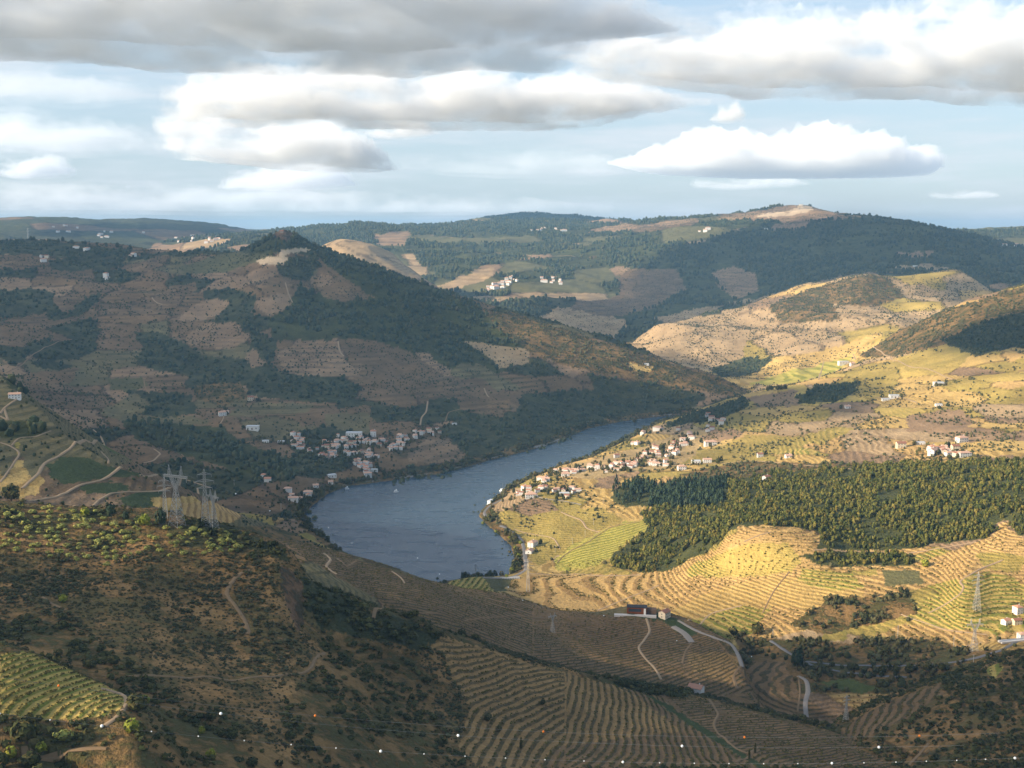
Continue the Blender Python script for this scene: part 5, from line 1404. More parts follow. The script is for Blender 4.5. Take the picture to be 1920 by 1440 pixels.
# ------------------------------------------------------------------ building helpers
def plain(name, c, rough=.8, metal=0.0, var=.15, scale=.6):
    m, nt, b, o = mat(name)
    geo = nt.nodes.new('ShaderNodeNewGeometry'); n = noise(nt, geo.outputs['Position'], scale, 3)
    nt.links.new(mixc(nt, n, tuple(x * (1 - var) for x in c), tuple(min(1, x * (1 + var)) for x in c)), b.inputs['Base Color'])
    b.inputs['Roughness'].default_value = rough; b.inputs['Metallic'].default_value = metal
    return m
M_WHITE = plain('white_plaster', (.72, .69, .63)); M_CREAM = plain('cream_plaster', (.62, .52, .38)); M_STONE = plain('schist_stone', (.30, .24, .18))
M_GREYW = plain('grey_plaster', (.52, .50, .47))
M_TILE = plain('clay_tiles', (.50, .25, .16)); M_TILE2 = plain('faded_clay_tiles', (.58, .35, .24)); M_TILE3 = plain('dark_clay_tiles', (.30, .14, .09))
M_GLASS = plain('window_glass', (.04, .05, .06), .2); M_WOODD = plain('dark_door_wood', (.14, .09, .06)); M_SHEET = plain('pale_roof_sheet', (.60, .60, .60), .5)
M_STEEL = plain('galvanised_steel', (.42, .40, .36), .5, .3); M_RUST = plain('rusty_steel_panels', (.17, .05, .015)); M_CONC = plain('pale_concrete', (.55, .50, .45))
M_HULL = plain('white_boat_paint', (.80, .80, .78), .3); M_DARK = plain('dark_rubber', (.04, .04, .045)); M_BALLW = plain('white_marker_paint', (.85, .85, .83), .4)
M_BALLO = plain('orange_marker_paint', (.75, .20, .03), .4); M_CABLE = plain('aluminium_cable', (.30, .30, .30), .5); M_POOL = plain('pool_water', (.10, .28, .34), .1)

class MB:
    def __init__(s): s.v, s.f = [], []
    def quad(s, *p):
        b = len(s.v); s.v += [tuple(q) for q in p]; s.f.append(tuple(range(b, b + len(p))))
    def box(s, x0, y0, z0, x1, y1, z1):
        b = len(s.v)
        s.v += [(x0,y0,z0),(x1,y0,z0),(x1,y1,z0),(x0,y1,z0),(x0,y0,z1),(x1,y0,z1),(x1,y1,z1),(x0,y1,z1)]
        s.f += [(b,b+3,b+2,b+1),(b+4,b+5,b+6,b+7),(b,b+1,b+5,b+4),(b+1,b+2,b+6,b+5),(b+2,b+3,b+7,b+6),(b+3,b,b+4,b+7)]
    def bar(s, p, q, r, n=4):
        p, q = np.array(p, float), np.array(q, float); d = q - p; d /= np.linalg.norm(d) + 1e-9
        a = np.cross(d, (0, 0, 1) if abs(d[2]) < .9 else (1, 0, 0)); a /= np.linalg.norm(a); c = np.cross(d, a); b = len(s.v)
        for w in (p, q):
            for k in range(n):
                t = 6.2832 * k / n; s.v.append(tuple(w + r * (cos(t) * a + sin(t) * c)))
        for k in range(n): s.f.append((b + k, b + (k + 1) % n, b + n + (k + 1) % n, b + n + k))
        s.f += [tuple(b + k for k in range(n))[::-1], tuple(b + n + k for k in range(n))]
    def ball(s, c, r, nu=10, nv=6):
        b = len(s.v)
        for j in range(nv + 1):
            for k in range(nu):
                t, p = math.pi * j / nv, 6.2832 * k / nu
                s.v.append((c[0] + r * sin(t) * cos(p), c[1] + r * sin(t) * sin(p), c[2] + r * cos(t)))
        for j in range(nv):
            for k in range(nu):
                a_, b_ = b + j * nu + k, b + j * nu + (k + 1) % nu
                s.f.append((a_, a_ + nu, b_ + nu, b_))
    def mesh(s, name, m):
        me = bpy.data.meshes.new(name); me.from_pydata(s.v, [], s.f); me.materials.append(m); me.update(); return me
    def build(s, name, m, parent=None):
        return link(name, s.mesh(name, m), parent=parent)

# ------------------------------------------------------------------ houses
def house_parts(w, d, h, roof, seed, wallm, roofm):
    """(name, mesh) parts of one house centred on its base; ridge along x"""
    g = random.Random(seed); out = []
    a = MB(); hh = h; x, y = w / 2, d / 2; rh = d * .24
    if roof == 'flat':
        a.box(-x, -y, -2.5, x, y, h)
    else:
        a.box(-x, -y, -2.5, x, y, h - .01)
        if roof == 'gable':
            for sx in (-1, 1):
                p = [(sx * x, -y, h - .02), (sx * x, y, h - .02), (sx * x, 0, h + rh - .05)]
                a.quad(*(p if sx > 0 else p[::-1]))
    out.append(('wall', a.mesh('wall', wallm)))
    r = MB(); e = .45
    if roof == 'flat':
        r.box(-x - .15, -y - .15, h + .003, x + .15, y + .15, h + .35)
    elif roof == 'gable':
        for sy in (-1, 1):
            p = [(-x - e, sy * (y + e), h - .15), (x + e, sy * (y + e), h - .15), (x + e, 0, h + rh), (-x - e, 0, h + rh)]
            q = [(u_, v_, z_ + .22) for u_, v_, z_ in p]
            b = len(r.v); r.v += p + q
            r.f += [(b,b+3,b+2,b+1),(b+4,b+5,b+6,b+7),(b,b+1,b+5,b+4),(b+1,b+2,b+6,b+5),(b+2,b+3,b+7,b+6),(b+3,b,b+4,b+7)]
    else:
        k = min(x, y) * .95
        c = [(-x - e, -y - e, h), (x + e, -y - e, h), (x + e, y + e, h), (-x - e, y + e, h)]
        c2 = [(u_, v_, h + .2) for u_, v_, _ in c]
        t = [(-x + k, 0, h + rh + .2), (x - k, 0, h + rh + .2)]
        b = len(r.v); r.v += c + c2 + t
        r.f += [(b+3,b+2,b+1,b),(b,b+1,b+5,b+4),(b+1,b+2,b+6,b+5),(b+2,b+3,b+7,b+6),(b+3,b,b+4,b+7),(b+4,b+5,b+9,b+8),(b+6,b+7,b+8,b+9),(b+5,b+6,b+9),(b+7,b+4,b+8)]
    out.append(('roof', r.mesh('roof', roofm)))
    nf = max(1, int(h // 2.9)); nw = max(2, int(w // 3.2))
    for fl in range(nf):
        for k in range(nw):
            cx = -x + (k + .5) * w / nw; z0 = fl * 2.9 + 1.0
            m_ = MB()
            if fl == 0 and k == nw // 2:
                m_.box(cx - .55, -y - .05, 0.0, cx + .55, -y + .05, 2.1); out.append(('door', m_.mesh('door', M_WOODD)))
            else:
                m_.box(cx - .5, -y - .05, z0, cx + .5, -y + .05, z0 + 1.25); out.append(('window', m_.mesh('window', M_GLASS)))
        m_ = MB(); z0 = fl * 2.9 + 1.0
        m_.box(-x - .05, -.5, z0, -x + .05, .5, z0 + 1.25); out.append(('window', m_.mesh('window', M_GLASS)))
    if roof != 'flat':
        m_ = MB(); m_.box(w * .2, .3, h + .2, w * .2 + .7, 1.0, h + rh + .9); out.append(('chimney', m_.mesh('chimney', wallm)))
    return out
HPROTO = []
for k, (w, d, h, rf, wm, rm) in enumerate([
    (10, 8, 5.6, 'gable', M_WHITE, M_TILE), (13, 9, 6.2, 'hip', M_WHITE, M_TILE2), (8, 7, 3.2, 'gable', M_WHITE, M_TILE2), (15, 8, 6.0, 'gable', M_WHITE, M_TILE2),
    (9, 9, 8.6, 'hip', M_WHITE, M_TILE), (11, 8, 6.0, 'gable', M_CREAM, M_TILE3), (12, 7, 3.4, 'flat', M_WHITE, M_SHEET), (18, 9, 5.8, 'hip', M_WHITE, M_TILE2),
    (9, 7, 5.6, 'gable', M_GREYW, M_TILE3), (22, 10, 6.5, 'flat', M_WHITE, M_SHEET)]):
    HPROTO.append((w, d, h, house_parts(w, d, h, rf, 40 + k, wm, rm)))
def house(pos, k, rz, label, group=None, s=1.0, name='house', parts=True, cat='house'):
    w, d, h, ps = HPROTO[k]
    e = link(name, None, label=label, cat=cat, group=group, loc=(pos[0], pos[1], pos[2]))
    e.rotation_euler = (0, 0, rz); e.scale = (s, s, s)
    for i, (n_, me_) in enumerate(ps):
        if parts or n_ in ('wall', 'roof'):
            link(n_, me_, parent=e)
    return e
TAKEN = []; FARH = []
def village(clusters, label, group, s=1.0, kinds=(0,1,2,3,4,5,7,8), parts=False, face=0.3, far=None):
    for (u, v, du, dv, n) in clusters:
        for q in range(n if s > .9 else int(n * 1.12 + .5)):
            for _ in range(30):
                pu, pv = u + 1.15 * du * (rng.random() * 2 - 1), v + 1.25 * dv * (rng.random() * 2 - 1)
                p = hit(pu, pv)
                if p[2] > 1.0 and all((p[0] - t[0]) ** 2 + (p[1] - t[1]) ** 2 > (8.4 * s) ** 2 for t in TAKEN): break
            else: continue
            TAKEN.append(p); sz = s * (.72 + .42 * rng.random())
            if far is not None:
                far.append((p, int(rng.choice(kinds)), face * rng.normal() - .15, sz)); continue
            house(p, int(rng.choice(kinds)), face * rng.normal() + (1.5708 if rng.random() < .25 else 0) - .15, label, group, sz, parts=parts)
village([(560,822,10,6,7),(560,838,8,5,5),(580,846,6,4,3),(615,836,18,6,11),(640,825,10,5,4),(655,833,10,6,6),(680,830,10,5,5),(700,829,12,5,5),(720,832,8,4,3),
         (742,838,12,5,7),(755,822,10,4,5),(772,816,8,4,3),(800,812,14,4,6),(820,808,6,3,2),(610,856,12,4,5),(632,853,10,4,4),(655,852,10,3,3),(680,846,12,4,4),
         (690,857,14,3,4),(672,868,10,4,4),(685,874,10,4,5),(688,885,5,3,3)],
        'white house with a clay roof in the shaded village on the left bank', 'houses of the shaded village on the left bank', s=.78, parts=True)
village([(545,925,5,4,2),(556,936,6,4,3),(575,930,8,4,2),(500,901,5,3,2)], 'small pale house among trees at the shaded river bend on the left', 'houses at the left river bend')
village([(1272,831,13,5,7),(1262,840,10,5,5),(1230,842,8,4,4),(1190,832,8,4,3),(1225,853,16,5,7),(1260,852,10,5,5),(1200,858,10,4,3),
         (1150,875,10,6,7),(1170,873,12,5,6),(1190,872,10,6,5),(1228,869,8,4,3),(1252,871,6,4,2),(1110,875,10,6,5),(1086,884,9,5,4),(1060,887,17,6,11),(1132,882,6,4,2),
         (1014,900,8,4,4),(985,924,13,5,6),(1012,920,10,4,4),(1062,928,8,4,3),(1079,923,6,4,3),(1045,921,6,3,2)],
        'white house with a clay roof in the sunlit village along the right bank', 'houses of the sunlit village on the right bank', s=.78, parts=True)
village([(1210,810,5,4,2),(1232,806,3,3,1),(1296,820,6,4,3),(1326,780,4,4,2),(1337,786,4,3,2),(1353,792,6,3,3),(1330,804,5,4,2),(1330,812,4,3,1),(1272,804,3,2,1)],
        'white house scattered above the far end of the right bank village', 'houses above the right bank village')
village([(1742,844,6,4,3),(1765,846,8,4,4),(1776,851,6,3,2),(1790,853,5,3,2)], 'white house of the tight hamlet above the green wood', 'houses of the hamlet above the green wood', parts=True)
village([(920,543,8,4,6),(935,537,8,4,7),(950,530,8,4,7),(965,523,7,4,5),(1030,526,14,4,6),(1052,530,8,3,3)], 'tiny pale house of the far hillside village in the centre distance', 'houses of the far hillside village', 1.6, far=FARH)
village([(1010,431,14,2,5),(1045,432,12,2,4)], 'tiny white house under the far dark ridge', 'houses under the far dark ridge', 1.6, far=FARH)
village([(120,430,25,5,6),(230,441,40,5,8),(350,449,18,5,8),(400,452,25,5,8)], 'tiny white house on the far blue hills at the left', 'houses on the far blue hills at the left', 1.5, far=FARH)
village([(1320,433,10,3,3),(1895,461,16,3,4)], 'tiny pale house high on the far right mountains', 'houses on the far right mountains', 1.8, far=FARH)
village([(150,470,14,5,3),(85,487,10,4,3),(200,522,12,4,2),(250,480,10,3,2)], 'lone pale farmhouse on the left plateau', 'farmhouses on the left plateau', 1.1, parts=False)
for (u, v, k, rz, s, lab) in [
    (28, 747, 3, .25, .85, 'cream walled farmhouse on the crest of the left fields'),
    (474, 805, 6, 0, 1.9, 'long low white shed alone left of the shaded village'),
    (417, 779, 1, .4, 1.1, 'white farmhouse among dark trees above the left valley'),
    (425, 774, 2, .1, 1.0, 'small white outbuilding right of the farmhouse among dark trees'),
    (470, 750, 5, .2, 1.1, 'reddish farmhouse on the slope above the left valley'),
    (498, 829, 6, .1, 1.0, 'flat pale building at the left end of the shaded village'),
    (527, 830, 6, .1, 1.0, 'second flat pale building from the left end of the shaded village'),
    (664, 819, 9, 0, 1.35, 'long white hall at the top of the shaded village'),
    (700, 818, 4, .1, 1.2, 'tall pinkish house right of the long white hall'),
    (702, 883, 6, .1, 1.0, 'white flat roofed building right of the lowest village houses'),
    (690, 893, 1, .2, 1.0, 'lowest white house of the shaded village, nearest the river'),
    (622, 894, 6, .5, 1.2, 'white building with a curved forecourt near the left shore'),
    (620, 906, 2, .1, 1.0, 'small white hut just above the left shore'),
    (592, 913, 2, .3, 1.1, 'small orange roofed house near the left river bend'),
    (852, 796, 6, .2, .8, 'tiny white hut beside the track right of the shaded village'),
    (1332, 835, 7, .1, 1.2, 'big white villa alone on the slope right of the sunlit village'),
    (1305, 868, 6, 0, 1.2, 'white flat roofed house beside the field road, left one'),
    (1326, 867, 3, 0, .9, 'white house beside the field road, right one'),
    (1156, 858, 8, .2, 1.0, 'small stone house between fields in the sunlit village'),
    (1278, 881, 1, .1, 1.0, 'white house below the field road at the edge of the scrub'),
    (996, 933, 7, .1, 1.0, 'big white manor with a red roof at the foot of the sunlit village'),
    (984, 921, 4, .5, 1.0, 'white chapel like house beside the big manor'),
    (1058, 929, 9, .1, .7, 'white flat roofed house below the sunlit village'),
    (1425, 857, 8, .1, 1.0, 'pale farmhouse on the field road above the wood'),
    (1478, 858, 2, .1, 1.2, 'small white farmhouse at the right end of the field road'),
    (1726, 833, 6, 0, 1.0, 'white box shaped house just above the hamlet'),
    (1689, 839, 5, 0, 1.2, 'cream farmhouse left of the hamlet'),
    (1749, 852, 3, .9, 1.2, 'large pink roofed house at the left of the hamlet'),
    (1808, 856, 7, .2, 1.0, 'large pink roofed house at the right end of the hamlet'),
    (1791, 843, 5, .1, 1.0, 'cream house behind the hamlet'),
    (1803, 829, 1, .3, 1.2, 'bright white house alone above the hamlet'),
    (1581, 683, 9, .15, 1.3, 'long white winery on the sunlit far slope'),
    (1598, 684, 2, .15, 1.3, 'small white barn right of the long winery'),
    (1677, 746, 6, 0, 1.6, 'low pale sheds in the middle of the right slope'),
    (1660, 751, 6, 0, 1.1, 'smaller pale shed left of the low sheds'),
    (1589, 765, 2, 0, 1.2, 'small white hut on the shaded brown field'),
    (1760, 722, 6, 0, 1.6, 'pale greenhouse like shed high on the right slope'),
    (1760, 761, 6, 0, 1.0, 'tiny white shed on the right slope below the greenhouse'),
    (1212, 684, 6, 0, 1.0, 'small white hut on the flank above the river end'),
    (1437, 901, 8, .6, 1.1, 'pale stone ruin sticking out of the green wood'),
    (999, 1024, 1, 1.0, 1.0, 'orange roofed house beside the river road'),
    (993, 1037, 2, 1.2, 1.2, 'small white house in front of the orange roofed house'),
    (1246, 1157, 5, 0.9, .95, 'tan roofed farmhouse on the crest right of the dark red winery'),
    (1305, 1301, 0, -.5, 1.15, 'red roofed house in trees at the foot of the vine ridge'),
    (1908, 1150, 4, .3, .8, 'tall white house at the right edge below the pylon'),
    (1886, 1170, 0, .5, .75, 'red roofed house left of the tall white house at the right edge'),
    (1906, 1170, 5, .2, .75, 'pink roofed house under the tall white house at the right edge'),
    (1919, 1197, 1, .1, .75, 'lowest white house at the right edge beside the bridge'),
    (1502, 385, 6, 0, 1.9, 'white summit building on top of the big far mountain'),
    (1716, 500, 6, .1, 1.5, 'pale farm high on the dark far mountain'),
    (1435, 430, 6, .1, 1.9, 'pale farm below the summit of the big far mountain'),
]:
    p = hit(u, v); TAKEN.append(p)
    e = house(p, k, rz, lab, None, s)

# the houses of the far villages, a few pixels each, in one object beyond the countable ones
fv, ff, fm = [], [], []
for p, k, rz, sz in FARH:
    for mi, (nm_, me_) in enumerate(HPROTO[k][3][:2]):
        v = np.zeros(len(me_.vertices) * 3, np.float32); me_.vertices.foreach_get('co', v); v = v.reshape(-1, 3) * sz
        c, s_ = cos(rz), sin(rz); b0 = len(fv)
        fv += [(q[0] * c - q[1] * s_ + p[0], q[0] * s_ + q[1] * c + p[1], q[2] + p[2]) for q in v]
        for pl in me_.polygons:
            ff.append(tuple(b0 + i for i in pl.vertices)); fm.append(mi)
me = bpy.data.meshes.new('far_village_houses'); me.from_pydata(fv, [], ff); me.materials.append(M_WHITE); me.materials.append(M_TILE2)
me.polygons.foreach_set('material_index', np.array(fm, dtype=np.int32)); me.update()
link('far_village_houses', me, kind='stuff', label='tiny pale houses of the far villages on the distant hills')
# gardens: bushes and trees between the houses
T_ = np.array([t[:2] for t in TAKEN if 1500 < math.hypot(t[0], t[1]) < 3000])
q = T_[rng.integers(0, len(T_), 900)] + rng.normal(size=(900, 2)) * 15
dd = np.sqrt(((q[:, None] - T_[None]) ** 2).sum(-1)).min(1); q = q[dd > 6.5]
q = np.column_stack([q, ground(q[:, 0], q[:, 1])]); q = q[q[:, 2] > .8]
mass('garden_trees', q, 1.6 + 2.4 * rng.random(len(q)), 1.8 + 2.6 * rng.random(len(q)), mid_t, M_DSCRUB, 'garden trees and bushes between the village houses')

# dark red winery on the vine ridge
def winery():
    p = hit(1196, 1148)
    e = link('winery', None, label='dark red steel clad winery on the crest of the vine ridge', cat='building', loc=p); e.rotation_euler = (0, 0, -.12); e.scale = (.82, .82, .82)
    a = MB(); a.box(-13, -5, -.5, 11, 6, 7.2); a.build('wall', M_RUST, e)
    a = MB(); a.box(11.01, -3, -.5, 22, 5, 5); a.build('annex', M_WOODD, e)
    a = MB(); a.box(-13.3, -5.3, 7.21, 11.3, 6.3, 7.6); a.build('roof', M_DARK, e)
    a = MB(); a.box(7, -6.3, -1, 9.6, -5.02, 6.4); a.build('stair_panel', M_WHITE, e)
    a = MB(); a.box(-28, -11, -3, 22, -5.35, -.6); a.build('terrace', M_CONC, e)
    a = MB(); a.box(-11, -5.06, 2.2, 4, -5.0, 5.6); a.build('window', M_GLASS, e)
winery()
# chapel and crag on the pointed summit
p = hit(528, 436)
e = link('chapel', None, label='small stone chapel on the pointed top of the left mountain', cat='chapel', loc=p); e.scale = (.6, .6, .6)
a = MB(); a.box(-8, -6, -6, 8, 6, 6); a.build('wall', M_STONE, e)
a = MB(); a.quad((-9,-7,6),(9,-7,6),(9,0,11),(-9,0,11)); a.quad((9,7,6),(-9,7,6),(-9,0,11),(9,0,11)); a.quad((-9,-7,6),(-9,0,11),(-9,7,6)); a.quad((9,7,6),(9,0,11),(9,-7,6)); a.build('roof', M_TILE3, e)
# low bridge by the river
p = hit(948, 1084)
e = link('bridge', None, label='low white railed bridge beside the river at the foot of the golden terraces', cat='bridge', loc=(p[0], p[1], p[2])); e.rotation_euler = (0, 0, .1)
a = MB(); a.box(-17, -3, -.2, 17, 3, .8); a.build('deck', M_CONC, e)
for k in range(12):
    a = MB(); x = -16 + k * 2.9; a.box(x, -3.4, -3.5, x + .9, -3.01, 2.0); a.build('pillar', M_WHITE, e)
a = MB(); a.box(-17, -3.35, 2.01, 17, -3.05, 2.3); a.build('railing', M_WHITE, e)
# bridge at the right edge
p = hit(1900, 1203)
e = link('bridge', None, label='pale stone bridge at the right edge beside the lowest white house', cat='bridge', loc=(p[0], p[1], p[2])); e.rotation_euler = (0, 0, .25)
a = MB(); a.box(-14, -3, 0, 14, 3, 1.6); a.build('deck', M_CONC, e)
for x in (-9, 7):
    a = MB(); a.box(x, -2.4, -5, x + 2, 2.4, -.01); a.build('pier', M_CONC, e)

# ------------------------------------------------------------------ pylons
def lattice(mb, w0, w1, z0, z1, n, r, cx0=0, cx1=0):
    """tapering four-legged lattice from width w0 at z0 to w1 at z1"""
    for k in range(n):
        a, b = k / n, (k + 1) / n
        wa, wb = w0 + (w1 - w0) * a, w0 + (w1 - w0) * b; za, zb = z0 + (z1 - z0) * a, z0 + (z1 - z0) * b
        xa, xb = cx0 + (cx1 - cx0) * a, cx0 + (cx1 - cx0) * b
        A = [(xa + sx * wa / 2, sy * wa / 2, za) for sx, sy in ((-1,-1),(1,-1),(1,1),(-1,1))]
        B = [(xb + sx * wb / 2, sy * wb / 2, zb) for sx, sy in ((-1,-1),(1,-1),(1,1),(-1,1))]
        for i in range(4):
            j = (i + 1) % 4
            mb.bar(A[i], B[i], r); mb.bar(A[i], B[j], r * .55); mb.bar(A[j], B[i], r * .55); mb.bar(B[i], B[j], r * .55)
def pylon_delta(pos, H, rz, label, r=.20):
    e = link('pylon', None, label=label, cat='pylon', loc=pos); e.rotation_euler = (0, 0, rz)
    wa = H * .60; b = MB(); lattice(b, H * .20, H * .045, -1, wa, 7, r); b.build('tower', M_STEEL, e)
    for s in (-1, 1):
        c = MB(); lattice(c, H * .04, H * .045, wa, H * .80, 5, r * .8, 0, s * H * .09); c.build('tower_arm', M_STEEL, e)
        c = MB(); lattice(c, H * .05, .15, H * .83, H, 3, r * .7, s * H * .12, s * H * .13); c.build('earth_peak', M_STEEL, e)
    c = MB(); z0, z1 = H * .80, H * .83
    for k in range(12):
        x0, x1 = -H * .25 + k * H * .50 / 12, -H * .25 + (k + 1) * H * .50 / 12
        for y in (-.7, .7):
            c.bar((x0, y, z0), (x1, y, z0), r * .7); c.bar((x0, y, z1), (x1, y, z1), r * .7); c.bar((x0, y, z0), (x1, y, z1), r * .6); c.bar((x1, y, z0), (x0, y, z1), r * .4)
        c.bar((x0, -.7, z1), (x1, .7, z1), r * .4)
    c.build('crossarm', M_STEEL, e)
    for x in (-.23, 0, .23):
        q = MB(); q.bar((x * H, 0, z0), (x * H, 0, z0 - H * .07), .12, 6); q.build('insulator', M_GREYW, e)
    return e
def pylon_arms(pos, H, rz, label, r=.18, base=.16):
    e = link('pylon', None, label=label, cat='pylon', loc=pos); e.rotation_euler = (0, 0, rz)
    b = MB(); lattice(b, H * base, H * .05, -1, H * .62, 8, r); lattice(b, H * .05, H * .035, H * .62, H * .93, 6, r * .8); lattice(b, H * .035, .15, H * .93, H, 1, r * .7); b.build('tower', M_STEEL, e)
    for z, L_ in ((.66, .13), (.78, .16), (.90, .12)):
        c = MB()
        for s in (-1, 1):
            for y in (-.5, .5):
                c.bar((s * .4, y, H * z), (s * H * L_, 0, H * z), r * .7); c.bar((s * .4, y, H * (z + .035)), (s * H * L_, 0, H * z), r * .6)
            c.bar((s * H * L_, 0, H * z), (s * H * L_, 0, H * (z - .05)), .1, 6)
        c.build('crossarm', M_STEEL, e)
    return e
def foot(u, v): p = hit(u, v); return (p[0], p[1], p[2])
pylon_delta(foot(332, 984), 41, -.45, 'tallest near pylon with two horn like peaks on the left crest', .17)
pylon_arms(foot(386, 984), 39, .25, 'near pylon with three crossarms right of the horned pylon', .15)
pylon_delta(foot(401, 988), 26, -.8, 'shorter near pylon at the right of the group on the crest', .13)
pylon_arms(foot(310, 972), 29, .2, 'slim pylon just left of and behind the horned pylon', .10, .12)
pylon_arms(foot(1831, 1145), 39, .15, 'pylon with three crossarms on the terraced knoll at the right', .15)
pylon_delta(foot(1826, 1222), 31, .1, 'horned pylon standing in the valley at the right', .14)
pylon_arms(foot(892, 1081), 13, .2, 'small pylon on the green vine plot beside the river', .12, .12)
pylon_arms(foot(990, 1110), 40, .1, 'thin pylon in front of the golden terraces near the river bridge', .12, .10)
pylon_delta(foot(1036, 1185), 19, .6, 'small pylon on the dark vine ridge', .12)
pylon_arms(foot(1586, 1352), 22, .4, 'pylon in the shaded gully below the pale road', .14)
pylon_arms(foot(53, 447), 60, .4, 'far pylon on the left plateau skyline', .5)
for (u, v, H) in [(1113,984,10),(1097,1008,10),(1073,1021,9),(1041,1036,10),(1131,944,8),(1683,1197,13),(1788,1214,11),(1449,1196,9),(527,957,11),(439,910,9),(1825,1246,9),(1258,795,16)]:
    e = link('utility_pole', None, label='thin pale utility pole standing in the fields', cat='pole', group='thin utility poles in the fields', loc=foot(u, v))
    a = MB(); a.bar((0, 0, -.5), (0, 0, H), .17, 6); a.build('pole', M_CONC, e)
    a = MB(); a.bar((-1.1, 0, H - .7), (1.1, 0, H - .7), .09, 4); a.build('crossarm', M_STEEL, e)

# ------------------------------------------------------------------ power cables with marker balls
def cable(name, spots, r0, r1, label, rad=.018):
    """spots: (u, v, ball radius, material or None) along the cable; distance runs from r0 to r1"""
    us = np.array([s[0] for s in spots], float); vs = np.array([s[1] for s in spots], float)
    lo, hi = us[0] - 160, us[-1] + 160
    fit = np.polyfit(us, vs, 2 if len(us) > 3 else 1)
    def at(u):
        v = np.polyval(fit, u); a, t = pix_dir(u, v); r = r0 + (r1 - r0) * (u - us[0]) / (us[-1] - us[0])
        return np.array([r * sin(float(a)), r * cos(float(a)), CH + r * float(t)])
    e = link(name, None, label=label, cat='power cable', loc=at(us[0])); o = at(us[0])
    m = MB(); q = [at(u) - o for u in np.linspace(lo, hi, 60)]
    for a, b in zip(q[:-1], q[1:]): m.bar(a, b, rad, 4)
    m.build('wire', M_CABLE, e)
    for (u, v, rb, mm) in spots:
        b = MB(); b.ball(at(u) - o, rb * .8); b.build('marker_ball', mm, e)
W_, O_ = M_BALLW, M_BALLO
A = [(0,1340,.22,W_),(94,1351,.22,W_),(191,1361,.50,W_),(284,1371,.22,W_),(372,1379,.22,W_),(458,1387,.22,W_),(546,1395,.22,W_),(630,1402,.22,W_),(714,1408,.50,W_),(795,1413,.22,W_),(872,1417,.22,W_),(948,1422,.22,W_),(1022,1425,.22,W_),(1095,1428,.22,W_),(1168,1430,.46,W_),(1237,1431,.22,W_),(1302,1432,.22,W_),(1367,1433,.22,W_),(1432,1433,.22,W_),(1496,1432,.22,W_),(1560,1431,.46,W_),(1620,1430,.22,W_),(1680,1429,.22,W_),(1737,1427,.22,W_),(1794,1425,.22,W_),(1848,1423,.22,W_),(1903,1421,.46,W_)]
cable('power_cable', A, 285, 330, 'lowest near cable beaded with many small white balls and a few big ones')
cable('power_cable', [(414,1338,.50,W_),(859,1379,.50,W_),(1279,1399,.50,W_),(1648,1401,.50,W_)], 300, 330, 'near cable with four widely spaced white marker balls')
cable('power_cable', [(110,1286,.42,O_),(591,1341,.42,O_),(1019,1372,.42,O_),(1396,1383,.42,O_),(1724,1379,.42,O_)], 310, 345, 'near cable with five widely spaced orange marker balls')
cable('power_cable', [(442,925,.42,W_),(616,990,.42,W_),(783,1047,.42,W_),(953,1099,.42,W_),(1132,1155,.42,W_)], 560, 640, 'cable with white marker balls slanting down in front of the river', .015)
cable('power_cable', [(506,958,.38,W_),(660,1018,.38,W_),(824,1076,.38,W_),(980,1126,.38,W_),(1269,1201,.38,W_),(1409,1231,.38,W_)], 580, 660, 'lower cable with white marker balls slanting down below the river', .015)

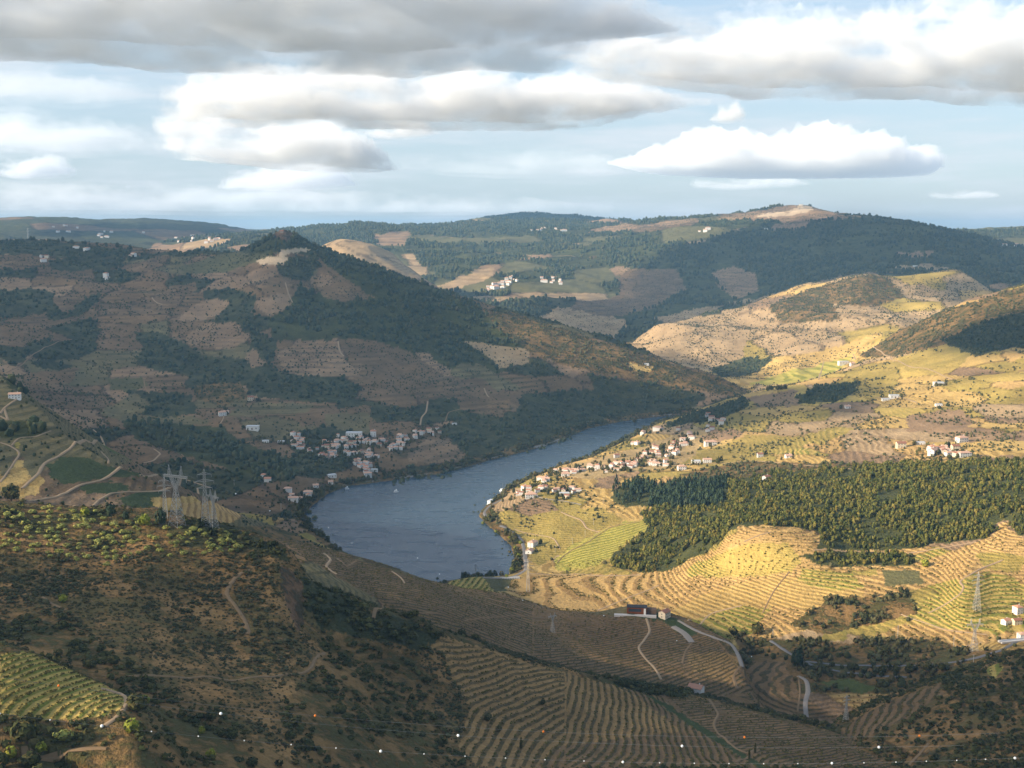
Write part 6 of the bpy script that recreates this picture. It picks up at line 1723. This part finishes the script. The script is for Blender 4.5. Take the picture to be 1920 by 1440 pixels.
# ------------------------------------------------------------------ boats
def boat(u, v, L_, rz, label, kind):
    x, y = pix_plane(u, v, 0.0)
    e = link('boat', None, label=label, cat='boat', loc=(x, y, 0)); e.rotation_euler = (0, 0, rz)
    W = L_ * (.16 if kind == 'cruise' else .28); h = L_ * (.05 if kind == 'cruise' else .11); n = 10
    vs, fs = [], []
    for i in range(n + 1):
        t = i / n; x_ = -L_ / 2 + L_ * t; w = W * (1 - max(0, (t - .6) / .4) ** 2 * .92) * (.85 + .15 * min(1, t * 4)); s_ = h * (1 + .35 * max(0, t - .7) / .3)
        vs += [(x_, -w, s_), (x_, -w * .7, -.4), (x_, w * .7, -.4), (x_, w, s_)]
    for i in range(n):
        b = i * 4
        fs += [(b, b + 4, b + 5, b + 1), (b + 1, b + 5, b + 6, b + 2), (b + 2, b + 6, b + 7, b + 3), (b + 3, b + 7, b + 4, b)]
    fs += [(0, 1, 2, 3), (n * 4 + 3, n * 4 + 2, n * 4 + 1, n * 4)]
    link('hull', new_mesh('hull', np.array(vs), np.array(fs), M_HULL), parent=e)
    c = MB(); c.box(-L_ * .38, -W * .75, h + .01, L_ * .22, W * .75, h + 2.4); c.build('cabin', M_HULL, e)
    c = MB(); c.box(-L_ * .36, -W * .76, h + 1.0, L_ * .20, W * .76, h + 1.8); c.build('window', M_GLASS, e)
    if kind == 'cruise':
        c = MB(); c.box(-L_ * .40, -W * .8, h + 2.42, L_ * .15, W * .8, h + 4.9); c.build('upper_deck', M_HULL, e)
        c = MB(); c.box(-L_ * .41, -W * .86, h + 4.92, L_ * .18, W * .86, h + 5.2); c.build('roof', M_SHEET, e)
    if kind == 'mast':
        for k in (-.2, .15):
            c = MB(); c.bar((L_ * k, 0, h + 2), (L_ * k, 0, h + L_ * .75), .14, 5); c.build('mast', M_STEEL, e)
    if kind == 'ferry':
        c = MB(); c.box(-L_ * .1, -W * .5, h + 2.41, L_ * .12, W * .5, h + 4.2); c.build('wheelhouse', M_HULL, e)
boat(743, 923, 8, .2, 'small white boat alone in the middle of the river', 'ferry')
boat(921, 944, 22, 1.15, 'white two deck passenger boat moored at the right bank', 'cruise')
boat(946, 921, 16, .3, 'moored white boat with two masts near the right bank', 'mast')
boat(651, 917, 7, .25, 'small white launch beside the left shore', 'ferry')

# ------------------------------------------------------------------ haze
def haze_box():
    m = bpy.data.materials.new('haze_air'); m.use_nodes = True
    nt = m.node_tree; nt.nodes.clear()
    o = nt.nodes.new('ShaderNodeOutputMaterial'); pv = nt.nodes.new('ShaderNodeVolumePrincipled')
    pv.inputs['Density'].default_value = 4.2e-5
    pv.inputs['Color'].default_value = (.38, .68, 1.0, 1)
    pv.inputs['Anisotropy'].default_value = 0.1
    nt.links.new(pv.outputs[0], o.inputs['Volume'])
    m.cycles.homogeneous_volume = True
    x0, x1, y0, y1 = -23500, 23500, -2500, 26500
    z0, z1 = float(Z.min()) - 2.0, float(max(Z.max(), CH)) + 25.0
    v = np.array([[x, y, z] for z in (z0, z1) for y in (y0, y1) for x in (x0, x1)])
    f = np.array([[0, 2, 3, 1], [4, 5, 7, 6], [0, 1, 5, 4], [2, 6, 7, 3], [0, 4, 6, 2], [1, 3, 7, 5]])
    link('haze', new_mesh('haze', v, f, m), kind='stuff')
haze_box()
